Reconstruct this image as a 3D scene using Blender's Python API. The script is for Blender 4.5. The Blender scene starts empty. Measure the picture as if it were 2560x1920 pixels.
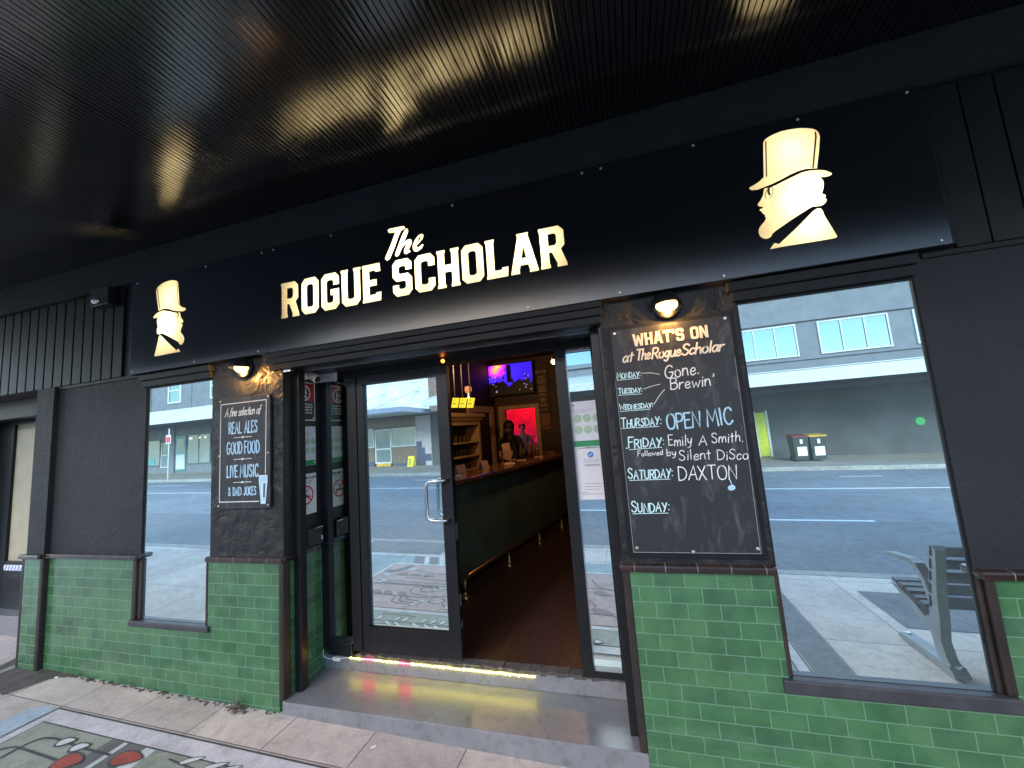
import bpy, bmesh, math, random
from mathutils import Vector, Matrix
random.seed(7)
R = math.radians
S = bpy.context.scene
COL = S.collection

# ------------------------------------------------------------------ camera
cam_d = bpy.data.cameras.new('camera')
cam = bpy.data.objects.new('camera', cam_d)
COL.objects.link(cam)
r_ = Vector((0.95665996, 0.28152113, -0.07448202))
u_ = Vector((0.10472372, -0.09393132, 0.99005548))
f_ = Vector((-0.27172535, 0.95494647, 0.11934227))
cam.matrix_world = Matrix(((r_.x, u_.x, -f_.x, 0), (r_.y, u_.y, -f_.y, -2.3), (r_.z, u_.z, -f_.z, 1.78), (0, 0, 0, 1)))
cam_d.sensor_width = 36
cam_d.lens = 36 * 988.333 / 2560
cam_d.clip_start = 0.02
cam_d.clip_end = 1000
S.camera = cam

# ------------------------------------------------------------------ world, sun, exposure
W = bpy.data.worlds.new('World'); S.world = W; W.use_nodes = True
wn = W.node_tree.nodes; wl = W.node_tree.links
sky = wn.new('ShaderNodeTexSky'); sky.sky_type = 'NISHITA'; sky.sun_disc = False
sky.sun_elevation = R(28); sky.sun_rotation = R(200); sky.dust_density = 1.0; sky.air_density = 1.0
hs = wn.new('ShaderNodeHueSaturation'); hs.inputs['Saturation'].default_value = 1.15
wl.new(sky.outputs[0], hs.inputs['Color'])
wl.new(hs.outputs[0], wn['Background'].inputs[0])
wn['Background'].inputs[1].default_value = 0.15
sun_d = bpy.data.lights.new('sun', 'SUN'); sun_d.energy = 0.9; sun_d.angle = R(25); sun_d.color = (1, .985, .965)
sun = bpy.data.objects.new('sun', sun_d); COL.objects.link(sun)
sun.rotation_euler = (R(62), 0, R(160))
S.view_settings.view_transform = 'Standard'; S.view_settings.look = 'None'
S.view_settings.gamma = 1; S.view_settings.exposure = 2.5
LX = 2 ** -2.5      # lamps and screens keep their look when the exposure changes
S.cycles.max_bounces = 8; S.cycles.glossy_bounces = 6; S.cycles.diffuse_bounces = 4
S.cycles.transparent_max_bounces = 8; S.cycles.transmission_bounces = 6
S.cycles.caustics_reflective = False; S.cycles.caustics_refractive = False
S.cycles.sample_clamp_indirect = 4.0
S.cycles.use_denoising = True

# ------------------------------------------------------------------ materials
def hexlin(c):
    return c
class NT:
    def __init__(self, name):
        self.m = bpy.data.materials.new(name); self.m.use_nodes = True
        self.t = self.m.node_tree; self.n = self.t.nodes; self.l = self.t.links
        self.b = self.n['Principled BSDF']; self.out = self.n['Material Output']
    def new(self, k, **kw):
        n = self.n.new('ShaderNode' + k)
        for a, v in kw.items(): setattr(n, a, v)
        return n
    def link(self, a, b): self.l.new(a, b)
    def noise(self, scale, detail=4, rough=.55, vec=None, dist=0):
        n = self.new('TexNoise'); n.inputs['Scale'].default_value = scale
        n.inputs['Detail'].default_value = detail; n.inputs['Roughness'].default_value = rough
        n.inputs['Distortion'].default_value = dist
        self.link(vec or self.pos(), n.inputs['Vector']); return n
    def pos(self):
        if not hasattr(self, '_p'):
            self._p = self.new('NewGeometry').outputs['Position']
        return self._p
    def uv(self):
        if not hasattr(self, '_uv'):
            self._uv = self.new('UVMap'); self._uv.uv_map = 'UVMap'
        return self._uv.outputs[0]
    def mapping(self, vec, loc=(0,0,0), scale=(1,1,1), rot=(0,0,0)):
        n = self.new('Mapping'); n.inputs['Location'].default_value = loc
        n.inputs['Scale'].default_value = scale; n.inputs['Rotation'].default_value = rot
        self.link(vec, n.inputs['Vector']); return n.outputs[0]
    def ramp(self, fac, stops):
        n = self.new('ValToRGB'); e = n.color_ramp.elements
        while len(e) < len(stops): e.new(.5)
        for i, (p, c) in enumerate(stops):
            e[i].position = p; e[i].color = (c[0], c[1], c[2], 1)
        self.link(fac, n.inputs[0]); return n.outputs[0]
    def mix(self, fac, a, b, mode='MIX'):
        n = self.new('Mix', data_type='RGBA', blend_type=mode)
        for s, v in ((0, fac), (6, a), (7, b)):
            if hasattr(v, 'is_linked'): self.link(v, n.inputs[s])
            elif s == 0: n.inputs[s].default_value = v
            else: n.inputs[s].default_value = (v[0], v[1], v[2], 1)
        return n.outputs[2]
    def bump(self, h, strength=.3, dist=.01, normal=None):
        n = self.new('Bump'); n.inputs['Strength'].default_value = strength; n.inputs['Distance'].default_value = dist
        self.link(h, n.inputs['Height'])
        if normal: self.link(normal, n.inputs['Normal'])
        self.link(n.outputs[0], self.b.inputs['Normal']); return n.outputs[0]
    def color(self, c):
        if hasattr(c, 'is_linked'): self.link(c, self.b.inputs['Base Color'])
        else: self.b.inputs['Base Color'].default_value = (c[0], c[1], c[2], 1)
    def set(self, rough=None, metal=None, coat=None, coatr=None, spec=None):
        if rough is not None: self.b.inputs['Roughness'].default_value = rough
        if metal is not None: self.b.inputs['Metallic'].default_value = metal
        if coat is not None: self.b.inputs['Coat Weight'].default_value = coat
        if coatr is not None: self.b.inputs['Coat Roughness'].default_value = coatr
        if spec is not None: self.b.inputs['Specular IOR Level'].default_value = spec

M = {}
def simple(name, c, rough=.5, metal=0, var=.18, scale=6, bump=.0, bscale=60, spec=None, coat=None):
    t = NT(name)
    n = t.noise(scale, 5)
    lo = [x * (1 - var) for x in c]; hi = [min(1, x * (1 + var)) for x in c]
    t.color(t.ramp(n.outputs[0], [(.3, lo), (.7, hi)]))
    t.set(rough=rough, metal=metal, spec=spec, coat=coat)
    if bump: t.bump(t.noise(bscale, 4).outputs[0], bump, .004)
    M[name] = t.m; return t.m
def emit(name, c, s):
    t = NT(name); t.color((.02, .02, .02))
    t.b.inputs['Emission Color'].default_value = (*c, 1); t.b.inputs['Emission Strength'].default_value = s * LX
    M[name] = t.m; return t.m

def mk_render():
    # trowelled rough plaster painted charcoal
    t = NT('charcoal_render')
    p = t.pos()
    big = t.noise(3.2, 6, .6, p, 1.2); mid = t.noise(11, 5, .6, p, 2.2); fine = t.noise(70, 3, .6, p)
    t.color(t.ramp(t.noise(2.0, 6).outputs[0], [(.3, (.016, .0185, .022)), (.7, (.024, .0275, .032))]))
    t.set(rough=.62, spec=.22)
    add = t.new('Math', operation='MULTIPLY_ADD'); t.link(mid.outputs[0], add.inputs[0]); add.inputs[1].default_value = .8; t.link(big.outputs[0], add.inputs[2])
    n1 = t.bump(add.outputs[0], .42, .02)
    t.bump(fine.outputs[0], .18, .003, n1)
    M['render'] = t.m
def mk_rough():
    t = NT('lumpy_plaster')
    p = t.pos()
    wv = t.new('TexVoronoi'); wv.feature = 'SMOOTH_F1'; wv.inputs['Scale'].default_value = 9; wv.inputs['Smoothness'].default_value = .7
    d = t.noise(7, 4, .6, p, .5)
    mx = t.new('VectorMath', operation='MULTIPLY_ADD'); t.link(d.outputs['Color'], mx.inputs[0]); mx.inputs[1].default_value = (.22, .22, .22); t.link(p, mx.inputs[2])
    t.link(mx.outputs[0], wv.inputs['Vector'])
    t.color(t.ramp(t.noise(4.0, 6).outputs[0], [(.3, (.012, .0135, .015)), (.7, (.019, .020, .0215))]))
    t.set(rough=.5, spec=.3)
    n1 = t.bump(wv.outputs[0], .42, .04)
    t.bump(t.noise(50, 4).outputs[0], .25, .004, n1)
    M['lumpy'] = t.m
def mk_tile(name, stops, mortar, coat=1.0, rough=.12):
    t = NT(name)
    uv = t.mapping(t.uv(), loc=(-.882 + .1535 * 60, -.141 + .078 * 40, 0))
    def brick(c1, c2, mo):
        b = t.new('TexBrick'); t.link(uv, b.inputs['Vector'])
        b.inputs['Scale'].default_value = 1; b.inputs['Brick Width'].default_value = .1535; b.inputs['Row Height'].default_value = .078
        b.inputs['Mortar Size'].default_value = .0022; b.inputs['Mortar Smooth'].default_value = .15; b.inputs['Bias'].default_value = 0
        b.offset = .5
        b.inputs['Color1'].default_value = (*c1, 1); b.inputs['Color2'].default_value = (*c2, 1); b.inputs['Mortar'].default_value = (*mo, 1)
        return b
    b = brick((0, 0, 0), (1, 1, 1), (.5, .5, .5))
    cloud = t.noise(5.5, 5, .6)
    s = t.new('Math', operation='MULTIPLY_ADD'); t.link(cloud.outputs[0], s.inputs[0]); s.inputs[1].default_value = 1.0
    m2 = t.new('Math', operation='MULTIPLY'); t.link(b.outputs['Color'], m2.inputs[0]); m2.inputs[1].default_value = .22
    t.link(m2.outputs[0], s.inputs[2])
    green = t.ramp(s.outputs[0], stops)
    grime = t.noise(20, 6, .7)
    green = t.mix(.12, green, t.ramp(grime.outputs[0], [(.35, (.45, .45, .45)), (.6, (1, 1, 1))]), 'MULTIPLY')
    t.color(t.mix(b.outputs['Fac'], green, mortar))
    t.set(rough=rough, coat=.3, coatr=.05)
    rr = t.new('Math', operation='MULTIPLY_ADD'); t.link(b.outputs['Fac'], rr.inputs[0]); rr.inputs[1].default_value = .5; rr.inputs[2].default_value = rough
    t.link(rr.outputs[0], t.b.inputs['Roughness'])
    inv = t.new('Math', operation='SUBTRACT'); inv.inputs[0].default_value = 1; t.link(b.outputs['Fac'], inv.inputs[1])
    n1 = t.bump(inv.outputs[0], .6, .0015)
    # every tile sits at its own tiny angle
    tilt = t.noise(7, 2, .5)
    t.bump(tilt.outputs[0], .10, .012, n1)
    M[name] = t.m
mk_render(); mk_rough()
mk_tile('tile', [(.3, (.027, .084, .040)), (.52, (.042, .126, .056)), (.75, (.064, .175, .074)), (1.0, (.092, .185, .066))], (.12, .24, .15))
def mk_cap():
    t = NT('manganese_cap')
    uv = t.mapping(t.uv(), loc=(.05, 0, 0))
    b = t.new('TexBrick'); t.link(uv, b.inputs['Vector']); b.inputs['Scale'].default_value = 1
    b.inputs['Brick Width'].default_value = .1535; b.inputs['Row Height'].default_value = 4; b.offset = 0
    b.inputs['Mortar Size'].default_value = .0018
    b.inputs['Color1'].default_value = (.016, .011, .010, 1); b.inputs['Color2'].default_value = (.035, .018, .014, 1); b.inputs['Mortar'].default_value = (.22, .19, .16, 1)
    t.color(b.outputs['Color']); t.set(rough=.16, coat=.4, coatr=.06); M['cap'] = t.m
mk_cap()
simple('bullnose', (.020, .014, .012), .5, var=.35, scale=9, bump=.1)
simple('black_frame', (.0075, .009, .011), .36, var=.25, scale=14, bump=.05, spec=.35)
simple('black_trim', (.007, .0085, .0105), .5, var=.3, scale=8, bump=.25, bscale=35, spec=.25)
simple('sill_paint', (.040, .040, .046), .5, var=.3, scale=10, bump=.3, bscale=40)
simple('reveal_black', (.013, .013, .014), .42, var=.3, scale=7)
simple('alloy', (.62, .63, .64), .26, 1, var=.08)
simple('brass', (.50, .33, .14), .3, 1, var=.15)
simple('screw', (.6, .6, .58), .3, .8, var=.1)
simple('white_plastic', (.72, .72, .70), .4, var=.06)
simple('paper', (.74, .75, .82), .6, var=.03)
simple('paper_white', (.80, .81, .83), .55, var=.03)
simple('ink', (.03, .03, .04), .6)
simple('ink_grey', (.30, .31, .36), .6)
simple('ink_white', (.8, .8, .8), .5)
simple('poster_red', (.42, .012, .02), .45)
simple('poster_black', (.012, .012, .014), .4)
simple('poster_green', (.02, .27, .10), .5)
simple('poster_ring', (.20, .38, .24), .5)
simple('poster_mint', (.38, .55, .40), .5)
simple('ban_red', (.62, .01, .03), .45)
simple('app_blue', (.03, .22, .62), .5)
simple('chalk', (.74, .76, .74), .9, var=.22, scale=160)
simple('chalk_blue', (.40, .62, .78), .9, var=.22, scale=160)
simple('chalk_mint', (.55, .78, .80), .9, var=.22, scale=160)
simple('paint_cream', (.78, .70, .55), .6, var=.05)
simple('board_line', (.30, .30, .29), .8, var=.2, scale=60)
def mk_board():
    t = NT('chalkboard')
    c = t.ramp(t.noise(3, 6, .6).outputs[0], [(.3, (.009, .012, .016)), (.7, (.015, .0185, .023))])
    sm = t.ramp(t.noise(7, 6, .65, t.mapping(t.pos(), scale=(2.2, 1, .8)), .8).outputs[0], [(.52, (0, 0, 0)), (.80, (.075, .08, .085))])
    t.color(t.mix(1.0, c, sm, 'ADD')); t.set(rough=.55); M['board'] = t.m
mk_board()
def mk_sign():
    t = NT('sign_black')
    t.color(t.ramp(t.noise(5, 4).outputs[0], [(.3, (.004, .0045, .006)), (.7, (.006, .0065, .008))]))
    t.set(rough=.17); t.b.inputs['IOR'].default_value = 1.45
    t.bump(t.noise(2.2, 3).outputs[0], .06, .02); M['sign_black'] = t.m
mk_sign()
def mk_acrylic():
    t = NT('opal_acrylic')
    tr = t.new('BsdfTranslucent'); tr.inputs['Color'].default_value = (.92, .80, .56, 1)
    df = t.new('BsdfDiffuse'); df.inputs['Color'].default_value = (.8, .74, .6, 1)
    mx = t.new('MixShader'); mx.inputs[0].default_value = .2
    t.link(tr.outputs[0], mx.inputs[1]); t.link(df.outputs[0], mx.inputs[2])
    t.link(mx.outputs[0], t.out.inputs['Surface']); M['acrylic'] = t.m
mk_acrylic()
def mk_soffit():
    t = NT('black_metal_soffit')
    t.color((.0025, .0025, .0025)); t.set(rough=.2); t.b.inputs['IOR'].default_value = 2.25
    n = t.noise(3, 4, .6)
    rr = t.new('MapRange'); t.link(n.outputs[0], rr.inputs[0]); rr.inputs[3].default_value = .13; rr.inputs[4].default_value = .18
    t.link(rr.outputs[0], t.b.inputs['Roughness']); M['soffit'] = t.m
mk_soffit()
def mk_mirror():
    t = NT('mirror_film_glass')
    g = t.new('BsdfGlossy'); g.inputs['Color'].default_value = (.74, .93, .93, 1); g.inputs['Roughness'].default_value = .004
    d = t.new('BsdfDiffuse'); d.inputs['Color'].default_value = (.30, .40, .48, 1)
    mx = t.new('MixShader'); sm = t.ramp(t.noise(2.3, 6, .7, None, 1.0).outputs[0], [(.35, (.92,) * 3), (.75, (.80,) * 3)]); t.link(sm, mx.inputs[0])
    t.link(d.outputs[0], mx.inputs[1]); t.link(g.outputs[0], mx.inputs[2]); t.link(mx.outputs[0], t.out.inputs['Surface'])
    n = t.noise(1.6, 2, .4); bp = t.new('Bump'); bp.inputs['Strength'].default_value = .02; bp.inputs['Distance'].default_value = .01
    t.link(n.outputs[0], bp.inputs['Height']); t.link(bp.outputs[0], g.inputs['Normal'])
    M['mirror'] = t.m
mk_mirror()
def mk_dark_glass():
    t = NT('dark_sidelight_glass')
    g = t.new('BsdfGlossy'); g.inputs['Color'].default_value = (.62, .70, .68, 1); g.inputs['Roughness'].default_value = .01
    d = t.new('BsdfDiffuse'); d.inputs['Color'].default_value = (.01, .012, .013, 1)
    mx = t.new('MixShader'); mx.inputs[0].default_value = .9
    t.link(d.outputs[0], mx.inputs[1]); t.link(g.outputs[0], mx.inputs[2]); t.link(mx.outputs[0], t.out.inputs['Surface']); M['dark_glass'] = t.m
mk_dark_glass()
def mk_concrete(name, c, joints=None, rough=.75, stain=.5, jcol=None, scale=1.0):
    t = NT(name)
    a = t.ramp(t.noise(1.3 * scale, 7, .65).outputs[0], [(.3, [x * .78 for x in c]), (.7, [x * 1.15 for x in c])])
    b = t.ramp(t.noise(9 * scale, 6, .7, None, .6).outputs[0], [(.36, (1 - stain,) * 3), (.56, (1, 1, 1))])
    k = t.mix(.8, a, b, 'MULTIPLY')
    sp = t.ramp(t.noise(120, 3, .6).outputs[0], [(.35, (.75, .74, .72)), (.6, (1.08, 1.08, 1.08))])
    k = t.mix(.7, k, sp, 'MULTIPLY')
    h = t.noise(140, 4, .6).outputs[0]
    if joints:
        jw, jh, ox, oy = joints
        uv = t.mapping(t.pos(), loc=(-ox + jw * 100, -oy + jh * 100, 0))
        br = t.new('TexBrick'); t.link(uv, br.inputs['Vector']); br.offset = 0
        br.inputs['Scale'].default_value = 1; br.inputs['Brick Width'].default_value = jw; br.inputs['Row Height'].default_value = jh
        br.inputs['Mortar Size'].default_value = .004; br.inputs['Mortar Smooth'].default_value = .3
        br.inputs['Color1'].default_value = (.86, .86, .86, 1); br.inputs['Color2'].default_value = (1.06, 1.05, 1.03, 1)
        k = t.mix(1, k, br.outputs['Color'], 'MULTIPLY')
        k = t.mix(br.outputs['Fac'], k, jcol or [x * .28 for x in c])
        inv = t.new('Math', operation='SUBTRACT'); inv.inputs[0].default_value = 1; t.link(br.outputs['Fac'], inv.inputs[1])
        n1 = t.bump(inv.outputs[0], .8, .004)
        t.bump(h, .3, .003, n1)
    else: t.bump(h, .3, .003)
    t.color(k); t.set(rough=rough); M[name] = t.m
mk_concrete('footpath', (.60, .53, .48), (.6, 1.31, -4.08, -.29), stain=.26)
mk_concrete('far_path', (.34, .31, .26), (1.2, 1.3, 0, 0), stain=.3)
mk_concrete('kerb', (.34, .33, .30), stain=.35)
mk_concrete('asphalt', (.20, .21, .22), stain=.35, scale=.5)
mk_concrete('asphalt_patch', (.155, .163, .172), stain=.4)
mk_concrete('tar', (.12, .105, .09), stain=.6)
mk_concrete('line_paint', (.72, .73, .72), stain=.25)
mk_concrete('rough_cement', (.11, .10, .095), stain=.7, scale=3)
mk_concrete('ground_far', (.12, .12, .12), stain=.2)
mk_concrete('pub_floor_step', (.20, .205, .215), stain=.25, rough=.3)
def mk_step():
    t = NT('painted_step')
    c = t.ramp(t.noise(3, 6, .65).outputs[0], [(.3, (.16, .165, .175)), (.7, (.225, .23, .24))])
    s = t.ramp(t.noise(16, 6, .7).outputs[0], [(.33, (.6, .58, .56)), (.5, (1, 1, 1))])
    t.color(t.mix(.7, c, s, 'MULTIPLY')); t.set(rough=.36, spec=.9)
    t.bump(t.noise(60, 4).outputs[0], .12, .003); M['step'] = t.m
mk_step()
for nm, c in dict(m_sage=(.30, .33, .265), m_cream=(.60, .58, .60), m_dark=(.155, .155, .15), m_white=(.62, .66, .64), m_red=(.36, .085, .06), m_pink=(.47, .33, .31), m_blue=(.30, .40, .42), m_mauve=(.25, .175, .185), m_line=(.075, .075, .075), m_pale=(.42, .52, .60)).items():
    mk_concrete(nm, c, stain=.3)
def mk_plank():
    t = NT('timber_planks')
    uv = t.mapping(t.uv(), rot=(0, 0, R(-90)))
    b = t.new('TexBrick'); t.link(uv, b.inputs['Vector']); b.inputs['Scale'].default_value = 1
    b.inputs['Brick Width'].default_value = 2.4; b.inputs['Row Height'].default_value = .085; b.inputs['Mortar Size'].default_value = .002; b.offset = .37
    b.inputs['Color1'].default_value = (.030, .012, .007, 1); b.inputs['Color2'].default_value = (.048, .019, .010, 1); b.inputs['Mortar'].default_value = (.10, .055, .035, 1)  # gap lines coloured lighter to stand for reflections along the planks
    g = t.noise(4, 5, .6, t.mapping(t.uv(), scale=(18, 1, 1)))
    t.color(t.mix(.6, b.outputs['Color'], t.ramp(g.outputs[0], [(.3, (.6, .6, .6)), (.7, (1.2, 1.2, 1.2))]), 'MULTIPLY')); t.set(rough=.35)
    M['plank'] = t.m
mk_plank()
simple('counter_wood', (.16, .07, .035), .12, var=.4, scale=9, coat=.5)
simple('bar_front', (.10, .13, .08), .3, var=.35, scale=3)
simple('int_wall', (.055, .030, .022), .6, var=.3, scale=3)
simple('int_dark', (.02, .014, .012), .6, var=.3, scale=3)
simple('cream_wood', (.42, .30, .18), .5, var=.12)
simple('shelf_dark', (.02, .016, .012), .5)
simple('red_wall', (.55, .05, .06), .6, var=.3, scale=3)
simple('pink_art', (.75, .25, .25), .6, var=.2)
simple('skin', (.42, .24, .17), .5, var=.08)
simple('hair', (.014, .009, .007), .5, var=.3)
simple('shirt_black', (.010, .010, .011), .8, var=.3)
simple('shirt_blue', (.20, .22, .50), .8, var=.2)
simple('jeans', (.02, .025, .04), .8)
simple('wood_bench', (.050, .022, .017), .45, var=.35, scale=14)
simple('bench_metal', (.23, .24, .24), .45, .2, var=.15)
simple('bin_green', (.020, .035, .025), .5)
simple('bin_red', (.17, .02, .02), .5)
simple('bin_yellow', (.55, .33, .03), .5)
simple('rubber', (.015, .015, .015), .7)
simple('blue_render', (.155, .165, .185), .8, var=.12, scale=2, bump=.2, bscale=20)
simple('grey_render', (.070, .072, .072), .8, var=.2, scale=1, bump=.2, bscale=20)
simple('white_fascia', (.50, .52, .52), .5, var=.06)
simple('pale_render', (.52, .53, .52), .8, var=.16, scale=1.2, bump=.2, bscale=20)
simple('blue_fascia', (.17, .20, .28), .5, var=.1)
simple('pink_render', (.42, .36, .37), .8, var=.12)
simple('brick_brown', (.17, .11, .09), .8, var=.4, scale=4)
simple('navy_paint', (.060, .075, .115), .6, var=.15)
simple('slat_timber', (.16, .11, .075), .6, var=.3, scale=9)
simple('shop_glass', (.16, .20, .20), .08, var=.2, scale=.6)
simple('shop_glass_pale', (.26, .29, .26), .1, var=.2, scale=.6)
simple('yellow_sign', (.68, .60, .04), .5)
simple('lime_door', (.50, .55, .02), .5)
simple('teal', (.10, .30, .28), .5)
simple('brick_red', (.22, .09, .06), .8, var=.25, scale=5)
simple('pole_grey', (.48, .50, .50), .4, .3)
simple('no_stop_red', (.62, .03, .06), .4)
simple('awning_roof', (.55, .58, .58), .4, var=.1)
simple('door_glass_cream', (.40, .38, .27), .55, var=.1)
simple('dry_leaf', (.13, .10, .07), .8, var=.5, scale=60)
simple('clear_glass_bottle', (.12, .10, .06), .08, var=.4)
simple('card_pink', (.55, .33, .27), .6, var=.06)
t = NT('window_pane'); t.color((.20, .25, .26)); t.set(rough=.03, metal=.85); M['pane'] = t.m
emit('lamp_glow', (1, .52, .12), 9)
emit('amber_glow', (1, .22, .03), 9)
emit('bulb_glow', (1, .80, .35), 6)
emit('led_yellow', (1, .84, .08), 38)
emit('led_red', (1, .02, .04), 65)
emit('tap_glow', (1, .78, .04), 1.1)
emit('green_glow', (.02, .9, .15), .6)
emit('shop_lamp', (1, .97, .85), 1.6)
def mk_tv():
    t = NT('tv_picture')
    uv = t.uv()
    n = t.noise(3.4, 3, .5, t.mapping(uv, loc=(3.1, 1.2, 0), scale=(1.0, 1.4, 1)), .6)
    sx = t.new('SeparateXYZ'); t.link(uv, sx.inputs[0])
    # stage light: distance from a bright spot near the top left
    d = t.new('VectorMath', operation='DISTANCE'); t.link(uv, d.inputs[0]); d.inputs[1].default_value = (-2.80, 3.26, 0)
    a = t.new('Math', operation='MULTIPLY_ADD'); t.link(n.outputs[0], a.inputs[0]); a.inputs[1].default_value = .34; t.link(d.outputs['Value'], a.inputs[2])
    c = t.ramp(a.outputs[0], [(.15, (1, .75, .25)), (.24, (1, .25, .08)), (.31, (.9, .02, .55)), (.41, (.06, .01, .95)), (.62, (.03, .01, .80)), (.80, (.02, .005, .45))])
    blk = t.noise(6.5, 5, .6, t.mapping(uv, loc=(7.7, 0, 0)))
    hgt = t.new('MapRange'); t.link(sx.outputs[1], hgt.inputs[0]); hgt.inputs[1].default_value = 2.65; hgt.inputs[2].default_value = 3.25; hgt.inputs[3].default_value = -.28; hgt.inputs[4].default_value = .30
    b2 = t.new('Math', operation='ADD'); t.link(blk.outputs[0], b2.inputs[0]); t.link(hgt.outputs[0], b2.inputs[1])
    mask = t.ramp(b2.outputs[0], [(.47, (0, 0, 0)), (.53, (1, 1, 1))])
    e = t.mix(1, c, mask, 'MULTIPLY')
    t.color((.01, .01, .01)); t.link(e, t.b.inputs['Emission Color']); t.b.inputs['Emission Strength'].default_value = 2.0 * LX
    M['tv'] = t.m
mk_tv()

# ------------------------------------------------------------------ mesh helpers
ROOT = {}
NOSPLIT = {'wall_art', 'crowd_sparkle', 'leaf_clump', 'wall_foot_grit', 'awning_ribs', 'hair', 'fine_print', 'threshold', 'soffit', 'vine_line', 'print', 'engraved_line', 'letter_plate_print'}
def pieces(bm):
    """far-apart groups of loose islands"""
    seen = set(); isl = []
    for f in bm.faces:
        if f in seen: continue
        st = [f]; seen.add(f); g = []
        while st:
            q = st.pop(); g.append(q)
            for v in q.verts:
                for h in v.link_faces:
                    if h not in seen: seen.add(h); st.append(h)
        isl.append(g)
    if len(isl) < 2 or len(isl) > 400: return [None]
    B = []
    for g in isl:
        cs = [v.co for f in g for v in f.verts]
        lo = [min(c[i] for c in cs) for i in range(3)]; hi = [max(c[i] for c in cs) for i in range(3)]
        B.append((lo, hi, math.sqrt(sum((hi[i] - lo[i]) ** 2 for i in range(3)))))
    par = list(range(len(isl)))
    def find(i):
        while par[i] != i: i = par[i]
        return i
    for i in range(len(isl)):
        for j in range(i):
            gap = math.sqrt(sum(max(0, B[i][0][k] - B[j][1][k], B[j][0][k] - B[i][1][k]) ** 2 for k in range(3)))
            if gap < .02 + .12 * max(B[i][2], B[j][2]): par[find(i)] = find(j)
    out = {}
    for i, g in enumerate(isl): out.setdefault(find(i), []).extend(g)
    return list(out.values())
class MB:
    def __init__(s): s.bm = bmesh.new()
    def box(s, x0, x1, y0, y1, z0, z1, bev=0, slope=False):
        v = []
        for z in (z0, z1):
            for y in (y0, y1):
                for x in (x0, x1):
                    v.append(s.bm.verts.new((x, y, z + (-.024 * x if slope else 0))))
        F = [(0, 2, 3, 1), (4, 5, 7, 6), (0, 1, 5, 4), (2, 6, 7, 3), (0, 4, 6, 2), (1, 3, 7, 5)]
        fs = [s.bm.faces.new([v[i] for i in f]) for f in F]
        if bev:
            es = set(e for f in fs for e in f.edges)
            bmesh.ops.bevel(s.bm, geom=list(es), offset=bev, segments=2, profile=.6, affect='EDGES')
        return s
    def obox(s, c, ax, ay, az, hx, hy, hz, bev=0):
        c = Vector(c); ax = Vector(ax).normalized(); ay = Vector(ay).normalized(); az = Vector(az).normalized()
        v = []
        for k in (-1, 1):
            for j in (-1, 1):
                for i in (-1, 1):
                    v.append(s.bm.verts.new(c + ax * hx * i + ay * hy * j + az * hz * k))
        F = [(0, 2, 3, 1), (4, 5, 7, 6), (0, 1, 5, 4), (2, 6, 7, 3), (0, 4, 6, 2), (1, 3, 7, 5)]
        fs = [s.bm.faces.new([v[i] for i in f]) for f in F]
        if bev:
            bmesh.ops.bevel(s.bm, geom=list(set(e for f in fs for e in f.edges)), offset=bev, segments=2, profile=.6, affect='EDGES')
        return s
    def poly(s, pts):
        s.bm.faces.new([s.bm.verts.new(p) for p in pts]); return s
    def prism(s, pts, d):
        d = Vector(d); a = [s.bm.verts.new(Vector(p)) for p in pts]; b = [s.bm.verts.new(Vector(p) + d) for p in pts]
        n = len(pts)
        s.bm.faces.new(a[::-1]); s.bm.faces.new(b)
        for i in range(n): s.bm.faces.new((a[i], a[(i + 1) % n], b[(i + 1) % n], b[i]))
        return s
    def tube(s, pts, r, seg=10, caps=True):
        pts = [Vector(p) for p in pts]; n = len(pts); rr = r if isinstance(r, (list, tuple)) else [r] * n
        rings = []; prev = None
        for i, p in enumerate(pts):
            t = (pts[min(i + 1, n - 1)] - pts[max(i - 1, 0)]).normalized()
            if prev is None:
                a = Vector((0, 0, 1)) if abs(t.z) < .9 else Vector((1, 0, 0)); nn = t.cross(a).normalized()
            else: nn = (prev - t * prev.dot(t)).normalized()
            prev = nn; bb = t.cross(nn)
            rings.append([s.bm.verts.new(p + (nn * math.cos(2 * math.pi * k / seg) + bb * math.sin(2 * math.pi * k / seg)) * rr[i]) for k in range(seg)])
        for a, b in zip(rings, rings[1:]):
            for k in range(seg): s.bm.faces.new((a[k], a[(k + 1) % seg], b[(k + 1) % seg], b[k]))
        if caps: s.bm.faces.new(rings[0][::-1]); s.bm.faces.new(rings[-1])
        return s
    def lathe(s, prof, c, axis=(0, 0, 1), seg=20):
        az = Vector(axis).normalized(); a = Vector((1, 0, 0)) if abs(az.x) < .9 else Vector((0, 1, 0))
        ax = az.cross(a).normalized(); ay = az.cross(ax); c = Vector(c); rings = []
        for r, h in prof:
            rings.append([s.bm.verts.new(c + az * h + (ax * math.cos(2 * math.pi * k / seg) + ay * math.sin(2 * math.pi * k / seg)) * max(r, 1e-4)) for k in range(seg)])
        for p, q in zip(rings, rings[1:]):
            for k in range(seg): s.bm.faces.new((p[k], p[(k + 1) % seg], q[(k + 1) % seg], q[k]))
        s.bm.faces.new(rings[0][::-1]); s.bm.faces.new(rings[-1]); return s
    def sphere(s, c, r, sc=(1, 1, 1), u=16, v=10):
        m = Matrix.Translation(Vector(c)) @ Matrix.Diagonal((*sc, 1))
        bmesh.ops.create_uvsphere(s.bm, u_segments=u, v_segments=v, radius=r, matrix=m); return s
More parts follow.
